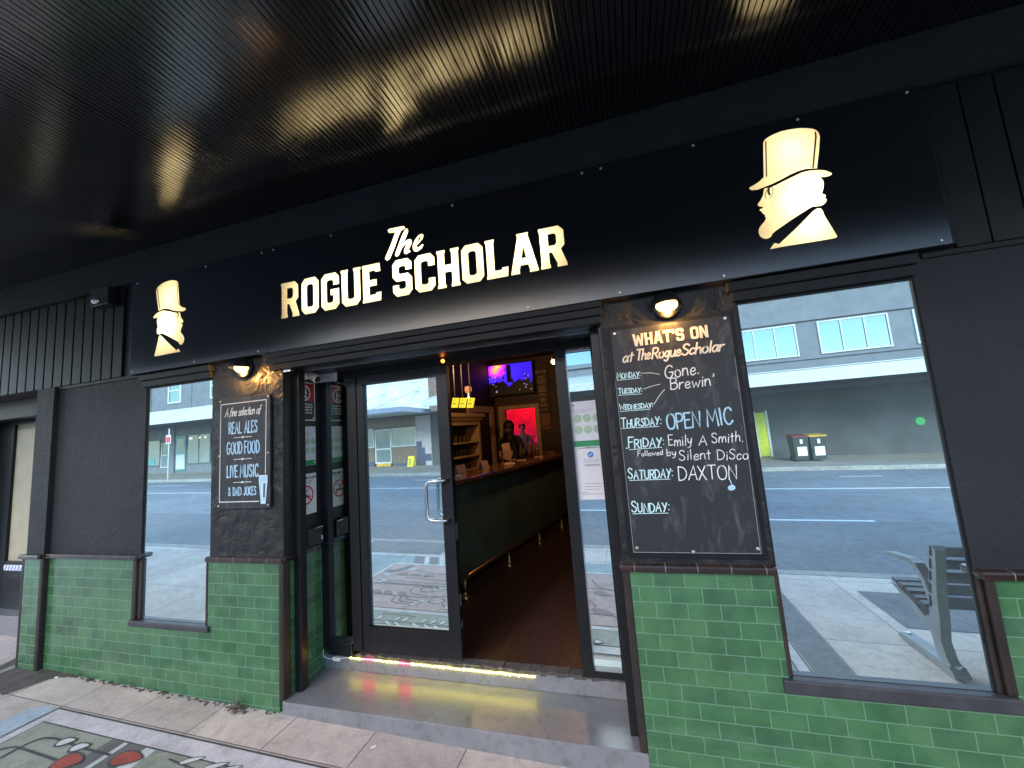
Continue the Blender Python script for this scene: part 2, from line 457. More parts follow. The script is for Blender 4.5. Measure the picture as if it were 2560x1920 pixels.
    def build(s, name, mat, parent=None, smooth=False, fixn=True, split=True):
        bm = s.bm
        if split and name not in NOSPLIT:
            gs = pieces(bm)
            if len(gs) > 1:
                outs = []
                for g in gs:
                    m2 = MB(); mp = {}
                    for f in g:
                        vs = []
                        for v in f.verts:
                            if v not in mp: mp[v] = m2.bm.verts.new(v.co)
                            vs.append(mp[v])
                        m2.bm.faces.new(vs)
                    outs.append(m2.build(name, mat, parent, smooth, fixn, False))
                bm.free()
                return outs[0]
        if fixn: bmesh.ops.recalc_face_normals(bm, faces=bm.faces)
        uvl = bm.loops.layers.uv.new('UVMap')
        for f in bm.faces:
            n = f.normal; a = max(range(3), key=lambda i: abs(n[i]))
            for l in f.loops:
                p = l.vert.co
                l[uvl].uv = (p.x, p.z) if a == 1 else ((p.y, p.z) if a == 0 else (p.x, p.y))
        if parent is not None:
            L = ROOT[parent.name]
            bmesh.ops.translate(bm, verts=bm.verts, vec=-L)
        me = bpy.data.meshes.new(name); bm.to_mesh(me); bm.free()
        if smooth:
            for p in me.polygons: p.use_smooth = True
        me.materials.append(mat if not isinstance(mat, str) else M[mat])
        o = bpy.data.objects.new(name, me); COL.objects.link(o)
        if parent is not None:
            o.parent = parent; ROOT[o.name] = ROOT[parent.name]
        else: ROOT[o.name] = Vector((0, 0, 0))
        return o
def tag(o, label, cat, group=None):
    o['label'] = label; o['category'] = cat
    if group: o['group'] = group
    return o
def struct(o, label, cat):
    o['kind'] = 'structure'; o['label'] = label; o['category'] = cat; return o
def thing(name, loc, label, cat, group=None):
    o = bpy.data.objects.new(name, None); COL.objects.link(o); o.location = loc; o.empty_display_size = .2
    ROOT[o.name] = Vector(loc); return tag(o, label, cat, group)
def rebase(o, loc):
    """move a single-mesh thing's origin to loc"""
    loc = Vector(loc); o.data.transform(Matrix.Translation(-loc)); o.location = loc; ROOT[o.name] = loc; return o
def copy_tree(o, parent=None):
    c = o.copy(); COL.objects.link(c)
    if parent: c.parent = parent
    for ch in list(o.children): copy_tree(ch, c)
    return c
def gz(x, y=0): return -.022 - .024 * x
def fill2d(contours, fn, name, mat, parent, ext=0.0):
    """even-odd filled flat shape (holes allowed); fn maps (a,b,c)->world"""
    cu = bpy.data.curves.new(name, 'CURVE'); cu.dimensions = '2D'; cu.fill_mode = 'BOTH' if ext else 'BOTH'; cu.extrude = ext
    for c in contours:
        sp = cu.splines.new('POLY'); sp.points.add(len(c) - 1); sp.use_cyclic_u = True
        for p, q in zip(sp.points, c): p.co = (q[0], q[1], 0, 1)
    ob = bpy.data.objects.new('tmp_fill', cu); COL.objects.link(ob)
    dg = bpy.context.evaluated_depsgraph_get(); dg.update()
    me = bpy.data.meshes.new_from_object(ob.evaluated_get(dg))
    bpy.data.objects.remove(ob); bpy.data.curves.remove(cu)
    mb = MB(); mb.bm.from_mesh(me); bpy.data.meshes.remove(me)
    for v in mb.bm.verts: v.co = fn(v.co.x, v.co.y, v.co.z)
    return mb.build(name, mat, parent)
def font_text(txt, size, fn, name, mat, parent, align='LEFT', bold=0.0, sx=1.0):
    """built-in font text as flat mesh"""
    cu = bpy.data.curves.new(name, 'FONT'); cu.body = txt; cu.size = size; cu.align_x = align; cu.offset = bold; cu.resolution_u = 3
    ob = bpy.data.objects.new('tmp_text', cu); COL.objects.link(ob)
    dg = bpy.context.evaluated_depsgraph_get(); dg.update()
    me = bpy.data.meshes.new_from_object(ob.evaluated_get(dg))
    bpy.data.objects.remove(ob); bpy.data.curves.remove(cu)
    mb = MB(); mb.bm.from_mesh(me); bpy.data.meshes.remove(me)
    for v in mb.bm.verts: v.co = fn(v.co.x * sx, v.co.y, v.co.z)
    return mb

# ---------------- block letters (10 x 16 grid)
BLK = {
 'R': (10.4, [[(-.3,0),(3.7,0),(3.7,1.2),(3.4,1.5),(3.4,6),(4.6,6),(6.6,1.4),(6.4,0),(10.6,0),(10.4,1.3),(8.4,6.8),(10,8.2),(10,14),(8,16),(-.3,16),(-.3,14.8),(0,14.5),(0,1.5),(-.3,1.2)], [(3.4,8.6),(6,8.6),(6.8,9.4),(6.8,12.6),(6,13.3),(3.4,13.3)]]),
 'O': (10, [[(2,0),(8,0),(10,2),(10,14),(8,16),(2,16),(0,14),(0,2)], [(3.2,3.7),(4,3),(6,3),(6.8,3.7),(6.8,12.3),(6,13),(4,13),(3.2,12.3)]]),
 'G': (10, [[(2,0),(8,0),(10,2),(10,8.8),(5.3,8.8),(5.3,6.2),(6.8,6.2),(6.8,3.7),(6,3),(4,3),(3.2,3.7),(3.2,12.3),(4,13),(6,13),(6.8,12.3),(6.8,10.6),(10,10.6),(10,14),(8,16),(2,16),(0,14),(0,2)]]),
 'U': (10, [[(2,0),(8,0),(10,2),(10,14.6),(10.4,14.9),(10.4,16),(6.4,16),(6.4,14.9),(6.8,14.6),(6.8,3.7),(6,3),(4,3),(3.2,3.7),(3.2,14.6),(3.6,14.9),(3.6,16),(-.4,16),(-.4,14.9),(0,14.6),(0,2)]]),
 'E': (9.4, [[(-.3,0),(9.2,0),(9.5,3.6),(6.9,3.6),(6.6,2.9),(3.4,2.9),(3.4,6.7),(7.2,6.7),(7.2,9.3),(3.4,9.3),(3.4,13.1),(6.4,13.1),(6.7,12.4),(9.3,12.4),(9,16),(-.3,16),(-.3,14.9),(0,14.6),(0,1.4),(-.3,1.1)]]),
 'S': (10, [[(2,0),(8,0),(10,2),(10,7.5),(8,9.6),(3.9,9.6),(3.2,10.3),(3.2,12.3),(4,13),(6,13),(6.8,12.3),(6.8,11),(10,11),(10,14),(8,16),(2,16),(0,14),(0,8.6),(2,6.5),(6.1,6.5),(6.8,5.8),(6.8,3.7),(6,3),(4,3),(3.2,3.7),(3.2,5),(0,5),(0,2)]]),
 'C': (10, [[(2,0),(8,0),(10,2),(10,5.4),(6.8,5.4),(6.8,3.7),(6,3),(4,3),(3.2,3.7),(3.2,12.3),(4,13),(6,13),(6.8,12.3),(6.8,10.6),(10,10.6),(10,14),(8,16),(2,16),(0,14),(0,2)]]),
 'H': (10, [[(-.4,0),(3.7,0),(3.7,1.1),(3.3,1.4),(3.3,6.5),(6.7,6.5),(6.7,1.4),(6.3,1.1),(6.3,0),(10.4,0),(10.4,1.1),(10,1.4),(10,14.6),(10.4,14.9),(10.4,16),(6.3,16),(6.3,14.9),(6.7,14.6),(6.7,9.5),(3.3,9.5),(3.3,14.6),(3.7,14.9),(3.7,16),(-.4,16),(-.4,14.9),(0,14.6),(0,1.4),(-.4,1.1)]]),
 'L': (9.2, [[(-.3,0),(9.1,0),(9.4,3.8),(6.8,3.8),(6.5,3),(3.4,3),(3.4,14.6),(3.8,14.9),(3.8,16),(-.4,16),(-.4,14.9),(0,14.6),(0,1.4),(-.3,1.1)]]),
 'A': (11.4, [[(-.2,0),(3.6,0),(3.5,1.2),(4.0,3.2),(7.4,3.2),(7.9,1.2),(7.8,0),(11.6,0),(11.4,1.2),(8.0,14.6),(8.3,16),(3.1,16),(3.4,14.6),(0,1.2)], [(4.7,6),(6.7,6),(5.7,11.2)]]),
 'W': (14, [[(-.3,16),(1.9,0),(5.2,0),(7,7.5),(8.8,0),(12.1,0),(14.3,16),(10.9,16),(9.9,7),(8.1,14),(5.9,14),(4.1,7),(3.1,16)]]),
 'T': (9.6, [[(0,16),(-.3,12.2),(2.2,12.2),(2.5,13),(3.2,13),(3.2,0),(6.4,0),(6.4,13),(7.1,13),(7.4,12.2),(9.9,12.2),(9.6,16)]]),
 'N': (10, [[(-.3,0),(3.1,0),(3.1,8.5),(6.9,0),(10,0),(10,16),(6.9,16),(6.9,7.5),(3.1,16),(-.3,16)]]),
 "'": (3.4, [[(0,16),(0,13),(.8,10),(2.6,10),(3.2,13),(3.2,16)]]),
}
def block_word(word, x0, x1, z0, z1, gap=1.5):
    tot = sum(BLK[c][0] for c in word) + gap * (len(word) - 1); k = (x1 - x0) / tot; kz = (z1 - z0) / 16
    out = []; x = 0
    for c in word:
        w, cs = BLK[c]; out.append([[(x0 + (x + p[0]) * k, z0 + p[1] * kz) for p in cc] for cc in cs]); x += w + gap
    return out

# ---------------- single-stroke hand lettering
SF = {
'A':'.7|0,0 .36,1 .7,0;.13,.36 .57,.38','B':'.62|.02,0 0,1;~0,1 .46,.97 .52,.76 .36,.56 .03,.54;~.03,.54 .5,.52 .62,.27 .42,.02 .02,0',
'C':'.62|~.62,.84 .46,1 .2,.94 .03,.62 .04,.3 .2,.03 .42,.02 .62,.2','D':'.68|.02,0 0,1;~0,1 .42,.92 .68,.58 .6,.2 .32,.02 .02,0',
'E':'.52|.52,1 0,1 .02,0 .54,.02;.01,.52 .42,.54','F':'.52|.54,1 0,1 .02,0;.01,.52 .42,.54','G':'.7|~.62,.86 .44,1 .18,.92 .02,.6 .05,.22 .28,.0 .52,.06 .66,.3 .64,.46;.68,.46 .38,.46',
'H':'.64|0,0 .02,1;.62,0 .64,1;.01,.5 .63,.52','I':'.16|.08,0 .08,1','J':'.5|~.44,1 .46,.4 .4,.08 .2,0 .02,.16','K':'.6|0,0 .0,1;.56,1 .02,.45 .6,0','L':'.5|.02,1 0,0 .5,.02',
'M':'.84|0,0 .1,1 .42,.3 .74,1 .84,0','N':'.66|0,0 .04,1 .6,.02 .66,1','O':'.72|~.36,1 .1,.86 0,.5 .1,.12 .36,0 .62,.12 .72,.5 .62,.88 .36,1 .24,.97','P':'.56|.02,0 0,1;~0,1 .44,.97 .56,.74 .42,.5 .02,.46',
'R':'.62|.02,0 0,1;~0,1 .44,.97 .54,.75 .4,.52 .02,.5;.24,.5 .62,0','S':'.56|~.54,.86 .36,1 .12,.94 .06,.74 .24,.56 .46,.42 .52,.2 .34,.02 .12,.04 .0,.18','T':'.66|0,1 .66,1;.33,1 .34,0',
'U':'.62|~0,1 .02,.4 .1,.08 .32,0 .54,.1 .6,.4 .62,1','V':'.62|0,1 .3,0 .62,1','W':'.96|0,1 .22,0 .48,.72 .74,0 .96,1','X':'.62|0,1 .62,0;.6,1 .02,0','Y':'.62|0,1 .32,.5;.62,1 .2,0',
'&':'.7|~.66,.02 .2,.62 .14,.84 .3,1 .46,.86 .36,.62 .04,.34 .04,.12 .24,0 .46,.1 .64,.42',
'a':'.52|~.46,.5 .26,.58 .06,.42 .02,.16 .16,0 .34,.08 .46,.4;~.47,.56 .45,.2 .52,0','b':'.48|0,1 .02,0;~.02,.3 .18,.54 .4,.5 .46,.24 .32,.02 .04,.06','c':'.42|~.42,.46 .26,.56 .06,.44 .02,.18 .16,.0 .42,.12',
'd':'.52|~.46,.4 .26,.56 .06,.42 .02,.16 .16,0 .34,.06 .46,.32;.48,1 .48,0','e':'.46|~.04,.26 .4,.34 .36,.52 .2,.56 .04,.38 .06,.1 .22,0 .46,.12','f':'.36|~.4,.92 .26,1 .16,.84 .14,.4 .1,-.1;.0,.54 .34,.56',
'g':'.5|~.44,.48 .24,.56 .06,.42 .04,.18 .18,.04 .34,.12 .44,.4;~.46,.54 .44,.1 .38,-.22 .2,-.34 .02,-.24','h':'.48|.02,1 0,0;~.01,.3 .18,.54 .38,.5 .42,.24 .46,0','i':'.16|.08,.56 .08,0;.08,.78 .09,.8',
'l':'.16|.08,1 .08,0','m':'.74|.02,.56 0,0;~.01,.3 .16,.54 .3,.5 .34,.24 .36,0;~.36,.3 .52,.54 .66,.5 .7,.24 .74,0','n':'.48|.02,.56 0,0;~.01,.3 .18,.54 .38,.5 .42,.24 .46,0',
'o':'.5|~.25,.56 .06,.46 .02,.24 .12,.04 .28,0 .44,.1 .48,.32 .38,.52 .25,.56 .18,.55','r':'.36|.02,.56 0,0;~.01,.28 .14,.5 .36,.54','s':'.4|~.38,.48 .22,.56 .06,.46 .14,.32 .32,.22 .34,.08 .18,0 .0,.08','t':'.36|.18,.9 .16,.0;.0,.6 .36,.62',
'u':'.5|~0,.56 .02,.2 .12,.02 .3,.04 .44,.3;~.46,.56 .45,.2 .5,0','w':'.68|0,.56 .16,0 .34,.44 .52,0 .68,.56','y':'.48|~0,.56 .06,.26 .2,.14 .36,.22 .46,.56;~.46,.56 .4,.0 .28,-.28 .06,-.32',
'k':'.46|0,1 .0,0;.4,.56 .02,.24 .46,0','v':'.46|0,.56 .22,0 .46,.56','p':'.48|0,.56 .0,-.34;~.02,.3 .18,.54 .4,.5 .46,.24 .32,.02 .04,.06',
"'":'.14|.08,1 .02,.8','.':'.12|.05,.02 .07,.04',':':'.14|.06,.16 .07,.18;.06,.6 .07,.62','-':'.4|0,.4 .4,.4',' ':'.32|'}
def catmull(pts, n=5):
    if len(pts) < 3: return pts
    P = [pts[0]] + pts + [pts[-1]]; out = []
    for i in range(1, len(P) - 2):
        p0, p1, p2, p3 = P[i - 1], P[i], P[i + 1], P[i + 2]
        for k in range(n):
            t = k / n
            out.append(tuple(.5 * ((2 * p1[j]) + (-p0[j] + p2[j]) * t + (2 * p0[j] - 5 * p1[j] + 4 * p2[j] - p3[j]) * t * t + (-p0[j] + 3 * p1[j] - 3 * p2[j] + p3[j]) * t ** 3) for j in (0, 1)))
    out.append(pts[-1]); return out
def glyph(c):
    w, s = SF[c].split('|'); st = []
    for q in s.split(';'):
        if not q: continue
        sm = q[0] == '~'; pts = [tuple(map(float, a.split(','))) for a in q.lstrip('~').split()]
        st.append(catmull(pts) if sm else pts)
    return float(w), st
_lay = [0]
def ribbon(mb, pts, w, y, jit=0):
    """flat brushed stroke in the facade plane (x,z) at depth y, round ends; each stroke a hair above the last"""
    _lay[0] = (_lay[0] + 1) % 9; y = y - .00025 * _lay[0]
    P = [Vector((p[0], p[1])) for p in pts]
    Q = [P[0]]
    for p in P[1:]:
        if (p - Q[-1]).length > 1e-5: Q.append(p)
    if len(Q) == 1: Q.append(Q[0] + Vector((w * .1, 0)))
    P = Q; n = len(P); L = []; Rr = []
    for i in range(n):
        d0 = (P[i] - P[i - 1]).normalized() if i else (P[1] - P[0]).normalized()
        d1 = (P[i + 1] - P[i]).normalized() if i < n - 1 else d0
        t = (d0 + d1); t = t.normalized() if t.length > .2 else d0
        nn = Vector((-t.y, t.x)); k = 1 / max(.62, nn.dot(Vector((-d0.y, d0.x))))
        h = w * .5 * k * (1 + (random.uniform(-jit, jit) if jit else 0))
        L.append(P[i] + nn * h); Rr.append(P[i] - nn * h)
    def cap(c, d, a, b):
        out = []; base = math.atan2(*(a - c).yx) if hasattr((a - c), 'yx') else math.atan2((a - c).y, (a - c).x)
        rr = (a - c).length
        for k in range(1, 4):
            out.append(c + Vector((math.cos(base - math.pi * k / 4), math.sin(base - math.pi * k / 4))) * rr)
        return out
    end = cap(P[-1], None, L[-1], Rr[-1])
    beg = cap(P[0], None, Rr[0], L[0])
    V = lambda p: mb.bm.verts.new((p.x, y, p.y))
    lv = [V(p) for p in L]; rv = [V(p) for p in Rr]
    for i in range(n - 1): mb.bm.faces.new((rv[i], rv[i + 1], lv[i + 1], lv[i]))
    ev = [V(p) for p in end]; mb.bm.faces.new([lv[-1]] + ev + [rv[-1]])
    bv = [V(p) for p in beg]; mb.bm.faces.new([rv[0]] + bv + [lv[0]])
def hand(mb, txt, x0, x1, z0, h, w, y, slant=0, smallcaps=False, wob=.03, track=.16, taper=0):
    """hand-lettered run fitted between x0 and x1"""
    tot = 0; G = []
    for i, c in enumerate(txt):
        k = .82 if (smallcaps and i and c.isupper()) else 1
        gw, st = glyph(c); G.append((tot, k, st)); tot += gw * k + track
    tot -= track; sx = (x1 - x0) / tot
    for gx, k, st in G:
        dz = random.uniform(-wob, wob); ds = random.uniform(-wob, wob)
        for s in st:
            ribbon(mb, [(x0 + (gx + p[0] * k) * sx + (slant + ds) * p[1] * k * h, z0 + (p[1] * k + dz) * h) for p in s], w, y)

# ================================================================== SETTING: ground and street
def sheet(name, x0, x1, y0, y1, dz, mat, label, cat, nx=1):
    mb = MB()
    for i in range(nx):
        a = x0 + (x1 - x0) * i / nx; b = x0 + (x1 - x0) * (i + 1) / nx
        mb.poly([(a, y0, gz(a) + dz), (b, y0, gz(b) + dz), (b, y1, gz(b) + dz), (a, y1, gz(a) + dz)])
    return struct(mb.build(name, mat), label, cat)
sheet('ground', -160, 160, -170, 150, -.42, 'ground_far', 'dark open ground under the whole street', 'ground')
sheet('road', -90, 60, -13.6, -3.15, -.13, 'asphalt', 'grey asphalt road with white lane lines', 'road')
struct(MB().box(-60, 30, -3.05, .9, -.40, -.022, slope=True).build('footpath', 'footpath'), 'concrete slab footpath in front of the pub', 'footpath')
struct(MB().box(-90, 60, -18.2, -13.75, -.40, -.022, slope=True).build('footpath', 'far_path'), 'pale concrete footpath across the road', 'footpath')
struct(MB().box(-60, 30, -3.2, -3.05, -.40, -.017, bev=.012, slope=True).build('kerb', 'kerb'), 'concrete kerb along the pub side of the road', 'kerb')
struct(MB().box(-90, 60, -13.75, -13.6, -.40, -.017, bev=.012, slope=True).build('kerb', 'kerb'), 'concrete kerb along the far side of the road', 'kerb')
def line(x0, x1, y, w, label):
    sheet('road_marking', x0, x1, y - w / 2, y + w / 2, -.126, 'line_paint', label, 'road marking')
line(-80, 50, -9.85, .13, 'long solid white line along the middle of the road')
for i, (a, b) in enumerate([(5.9, 6.95), (-8.9, -7.9 + 1.4), (-29, -25.6), (-23.4, -20.8), (14, 17)]):
    line(a, b, -12.05, .1, ['short white dash opposite the two wheelie bins', 'short white dash opposite the yellow sandwich board', 'far left white dash near the red parking sign', 'white dash just right of the red parking sign', 'short white dash beyond the wheelie bins'][i])
line(-3.2, 3.95, -6.3, .1, 'near white lane line ending opposite the large window')
sheet('asphalt_patch', -90, 60, -6.25, -3.2, -.127, 'asphalt_patch', 'darker resurfaced strip of road beside the pub kerb', 'road patch')
sheet('asphalt_patch', 1.06, 1.31, -2.72, .0, .004, 'asphalt_patch', 'dark asphalt trench strip beside the mural', 'footpath patch')
sheet('asphalt_patch', 2.02, 2.75, -2.65, -1.9, .004, 'asphalt_patch', 'dark asphalt square under the bench seat', 'footpath patch')
sheet('asphalt_patch', -4.4, -2.9, -3.05, -2.5, .004, 'asphalt_patch', 'dark asphalt patch between the mural and the kerb', 'footpath patch')
mbp = MB(); mbp.poly([(x, y, gz(x) + .004) for x, y in [(-5.6, .3), (-5.35, -.12), (-4.95, -.28), (-4.74, -.31), (-4.66, -.1), (-4.5, -.02), (-4.4, .0), (-4.6, .3)]])
struct(mbp.build('dirt_patch', 'tar'), 'brown worn patch of footpath at the left end of the green tiles', 'footpath patch')

# ------------------------------------------------------------------ painted mural on the footpath
mur = thing('footpath_mural', (-1.5, -1.4, gz(-1.5)), 'geometric painted mural of circuits and leaves covering the footpath', 'mural')
_ml = [0]
def mpoly(name, pts, mat, k, label=None):
    mb = MB(); mb.poly([(x, y, gz(x) + .003 + .0012 * k) for x, y in pts]); return mb.build(name, mat, mur)
def mrect(name, x0, x1, y0, y1, mat, k): return mpoly(name, [(x0, y0), (x1, y0), (x1, y1), (x0, y1)], mat, k)
XL, XR = -4.06, 1.04
mrect('outline', XL - .014, XR + .012, -2.452, -.306, 'm_line', 0)
mrect('border', XL, XR, -2.44, -.32, 'm_cream', 1)
mrect('field_outline', XL + .072, XR - .072, -2.372, -.425, 'm_line', 2)
mrect('sage_field', XL + .083, XR - .083, -2.36, -.435, 'm_sage', 3)
mrect('blue_field', XL + .083, XR - .083, -2.36, -2.04, 'm_blue', 4)
mrect('blue_side', XL + .083, -3.38, -2.04, -.95, 'm_blue', 4)
mrect('inner_border', -3.38, 0.62, -2.05, -.675, 'm_cream', 5)
mrect('inner_outline', -3.33, 0.57, -2.0, -.735, 'm_line', 6)
mrect('pink_field', -3.32, 0.56, -1.985, -.745, 'm_pink', 7)
def strokes(name, lst, mat, k, w=.011):
    mb = MB()
    for pts in lst:
        pts = catmull(pts, 5) if len(pts) > 2 else pts
        P = [Vector(p) for p in pts]; L = []; Q = []
        for i in range(len(P)):
            d = (P[min(i + 1, len(P) - 1)] - P[max(i - 1, 0)])
            if d.length < 1e-6: d = Vector((1, 0))
            d.normalize(); n = Vector((-d.y, d.x)) * w
            L.append(P[i] + n); Q.append(P[i] - n)
        _ml[0] = (_ml[0] + 1) % 6
        V = lambda p: mb.bm.verts.new((p.x, p.y, gz(p.x) + .003 + .0012 * k + .0002 * _ml[0]))
        lv = [V(p) for p in L]; qv = [V(p) for p in Q]
        for i in range(len(P) - 1): mb.bm.faces.new((qv[i], qv[i + 1], lv[i + 1], lv[i]))
    return mb.build(name, mat, mur)
def leaf(cx, cy, l, w, a, n=14):
    out = []
    for i in range(n):
        t = 2 * math.pi * i / n
        x = l * math.cos(t); y = w * math.sin(t) * (1 - .45 * math.cos(t))
        out.append((cx + x * math.cos(a) - y * math.sin(a), cy + x * math.sin(a) + y * math.cos(a)))
    return out
def blobs(name, lst, mat, k, outline=.012):
    mb = MB(); mo = MB()
    for cx, cy, l, w, a in lst:
        mb.poly([(x, y, gz(x) + .0042 + .0012 * k) for x, y in leaf(cx, cy, l, w, a)])
        mo.poly([(x, y, gz(x) + .0036 + .0012 * k) for x, y in leaf(cx, cy, l + outline, w + outline, a)])
    mo.build(name + '_outline', 'm_line', mur); return mb.build(name, mat, mur)
# near-left corner: dark bands, white stripes, ovals, red petals
mpoly('dark_band', [(-3.29, -.437), (-2.99, -.437), (-2.99, -.674), (-3.29, -.674)], 'm_dark', 4)
mpoly('stripe', [(-3.175, -.439), (-3.14, -.439), (-3.14, -.672), (-3.175, -.672)], 'm_white', 5)
mpoly('stripe', [(-2.985, -.439), (-2.90, -.439), (-2.90, -.672), (-2.985, -.672)], 'm_white', 5)
strokes('circuit_line', [[(-3.80, -.70), (-3.80, -.60), (-3.77, -.54), (-3.70, -.52), (-3.59, -.52), (-3.41, -.53), (-3.28, -.53), (-3.14, -.53)], [(-3.92, -.67), (-3.86, -.63), (-3.78, -.62), (-3.42, -.63)]], 'm_line', 6, .008)
blobs('oval_stone', [(-3.56, -.52, .045, .027, .5), (-3.41, -.53, .045, .027, .5), (-.43, -.47, .03, .02, 0), (-.1, -.5, .03, .02, 0)], 'm_white', 7)
blobs('red_petal', [(-3.33, -.62, .075, .052, .2), (-3.0, -.525, .085, .045, .2)], 'm_red', 7)
# leaf spray on the sage strip by the step
strokes('stem_line', [[(-2.75, -.47), (-2.5, -.49), (-2.2, -.49), (-1.84, -.49), (-1.5, -.49)], [(-2.6, -.62), (-2.3, -.62), (-2.2, -.6)]], 'm_line', 4, .006)
blobs('spray_leaf', [(x, -.535, .045, .018, 1.9) for x in (-2.58, -2.38, -2.29, -2.09, -1.99, -1.89)] + [(x, -.447, .06, .015, .55) for x in (-2.60, -2.42, -2.32, -2.12, -2.0, -1.9)], 'm_white', 5, .008)
# pink field drawing
strokes('vine_line', [[(-3.3, -1.32), (-2.9, -1.33), (-2.3, -1.31)], [(-3.2, -1.42), (-2.7, -1.42), (-2.1, -1.40), (-1.2, -1.4)], [(-3.2, -1.36), (-2.2, -1.35), (-1.0, -1.35)], [(-3.05, -1.05), (-2.7, -1.03), (-2.4, -1.03), (-2.18, -1.05), (-2.08, -.98), (-2.14, -.9), (-2.24, -.93), (-2.24, -1.0)],
  [(-2.70, -1.03), (-2.68, -.92), (-2.62, -.86), (-2.42, -.85)], [(-2.63, -1.03), (-2.60, -.94), (-2.55, -.9), (-2.38, -.89)], [(-2.56, -1.03), (-2.53, -.97), (-2.47, -.95), (-2.36, -.94)],
  [(-2.36, -1.25), (-2.42, -1.30), (-2.5, -1.27), (-2.49, -1.20), (-2.40, -1.17), (-2.31, -1.22), (-2.34, -1.33), (-2.48, -1.36), (-2.6, -1.28), (-2.58, -1.14), (-2.4, -1.08), (-2.1, -1.09)],
  [(-2.08, -.92), (-2.0, -.84), (-1.9, -.82)], [(-2.9, -1.54), (-2.4, -1.52), (-2.05, -1.5)], [(-3.0, -1.85), (-2.6, -1.72), (-2.3, -1.72), (-1.8, -1.8)], [(-3.1, -1.6), (-2.95, -1.75)],
  [(-1.1, -1.2), (-.7, -1.3), (-.5, -1.1), (-.7, -.95), (-.9, -1.05), (-.75, -1.15)], [(-.6, -1.8), (-.5, -1.6), (-.3, -1.5)], [(-.9, -.9), (-.4, -.95), (-.1, -.8)], [(-1.8, -1.0), (-1.3, -1.1), (-.9, -1.5), (-.3, -1.55)]], 'm_line', 8, .007)
blobs('mauve_bean', [(-2.98, -1.64, .07, .035, .1), (-2.80, -1.64, .07, .035, 0), (-2.62, -1.64, .07, .035, -.1), (-2.98, -1.09, .08, .03, .5), (-2.83, -1.08, .08, .03, .5), (-2.65, -1.08, .08, .03, .5), (-.45, -1.42, .1, .04, .3), (-.42, -1.0, .1, .05, .3), (-1.4, -1.6, .1, .04, .4)], 'm_mauve', 9, .006)
blobs('white_bud', [(-2.38, -.85, .04, .016, 0), (-2.36, -.895, .04, .016, 0), (-2.32, -.94, .04, .016, 0), (-1.96, -.83, .05, .02, 0), (-2.27, -1.24, .07, .013, -.2), (-2.24, -1.29, .08, .012, .1), (-3.12, -1.42, .04, .02, 0), (-3.14, -1.36, .04, .02, 0), (-3.05, -1.30, .03, .02, 0), (-2.95, -1.50, .03, .015, 0), (-2.1, -1.48, .07, .014, .1)], 'm_white', 9, .006)
# far blue strip
for a, b, mt in [(-3.22, -3.06, 'm_dark'), (-3.05, -2.99, 'm_white'), (-2.97, -2.84, 'm_dark'), (-2.82, -2.74, 'm_white'), (-1.2, -1.0, 'm_dark'), (-.2, .0, 'm_dark')]:
    mpoly('blue_stripe', [(a, -2.345), (b, -2.345), (b + .14, -2.055), (a + .14, -2.055)], mt, 5)
strokes('arc_line', [[(-3.3, -1.74), (-3.2, -1.73), (-3.1, -1.82), (-3.03, -1.97)]], 'm_dark', 8, .05)
blobs('pale_tab', [(-2.95, -1.83, .08, .03, 0), (-3.2, -1.6, .07, .035, .8), (-3.45, -2.3, .03, .015, 0), (-3.3, -2.28, .03, .015, 0)], 'm_pale', 8, .001)
mpoly('chalk_smear', [(-4.30, -.52), (-4.29, -.36), (-4.2, -.31), (-4.09, -.32), (-4.09, -.58), (-4.2, -.6)], 'm_pale', 0)

# ================================================================== PUB BUILDING
pub = thing('pub', (-1.2, .2, gz(-1.2)), 'black pub front with green tiled base, mirrored windows and open double entrance', 'building')
YW = .014
# rendered walls above the dado
w = MB()
for x0, x1 in [(-4.965, -3.822), (1.378, 7.5)]: w.box(x0, x1, 0, .30, 1.035, 2.49)
w.box(-5.2, -4.96, -.035, .30, 1.035, 2.49)
w.box(-3.822, -3.085, .10, .30, .40, 2.49).box(.612, 1.378, .10, .30, .40, 2.49)   # wall behind the window glass
w.build('rendered_wall', 'render', pub)
MB().box(-3.085, -2.4015, 0, .30, 1.035, 2.49).build('plaster_pier', 'lumpy', pub); MB().box(-.10, .612, 0, .30, 1.035, 2.49).build('plaster_pier', 'lumpy', pub)
MB().box(-9.5, 7.5, .17, .32, 2.49, 3.60).box(-9.5, 7.5, .0, .32, 3.60, 7.2).build('upper_wall', 'brick_red', pub)
MB().box(-9.5, 7.5, -.05, .38, 7.2, 7.35).build('parapet', 'sill_paint', pub)
# tiled dado
d = MB()
for x0, x1, z1 in [(-4.94, -3.87, 1.0), (-3.87, -3.085, .505), (-3.085, -2.43, 1.0), (-.078, .605, 1.0), (.605, 1.42, .465), (1.42, 7.5, 1.0)]:
    d.box(x0, x1, -.012, .30, -.35, z1)
d.box(-5.19, -4.975, -.047, .30, -.35, 1.0)
d.build('tiled_dado', 'tile', pub)
MB().box(-2.55, -2.3995, .004, .384, .0, 1.0).build('tiled_reveal', 'tile', pub)
c = MB()
def capx(x0, x1, y): c.box(x0, x1, y - .034, .02, 1.0, 1.037, bev=.012)
capx(-5.215, -4.93, -.05); capx(-4.93, -3.80, -.012); capx(-3.085, -2.372, -.012); capx(-.125, .612, -.012); capx(1.372, 7.5, -.012)
c.box(-2.41, -2.372, .02, .385, .995, 1.03, bev=.01); c.box(-.125, -.098, .02, .3, 1.0, 1.037, bev=.01)
c.build('dado_cap', 'cap', pub)
b = MB()
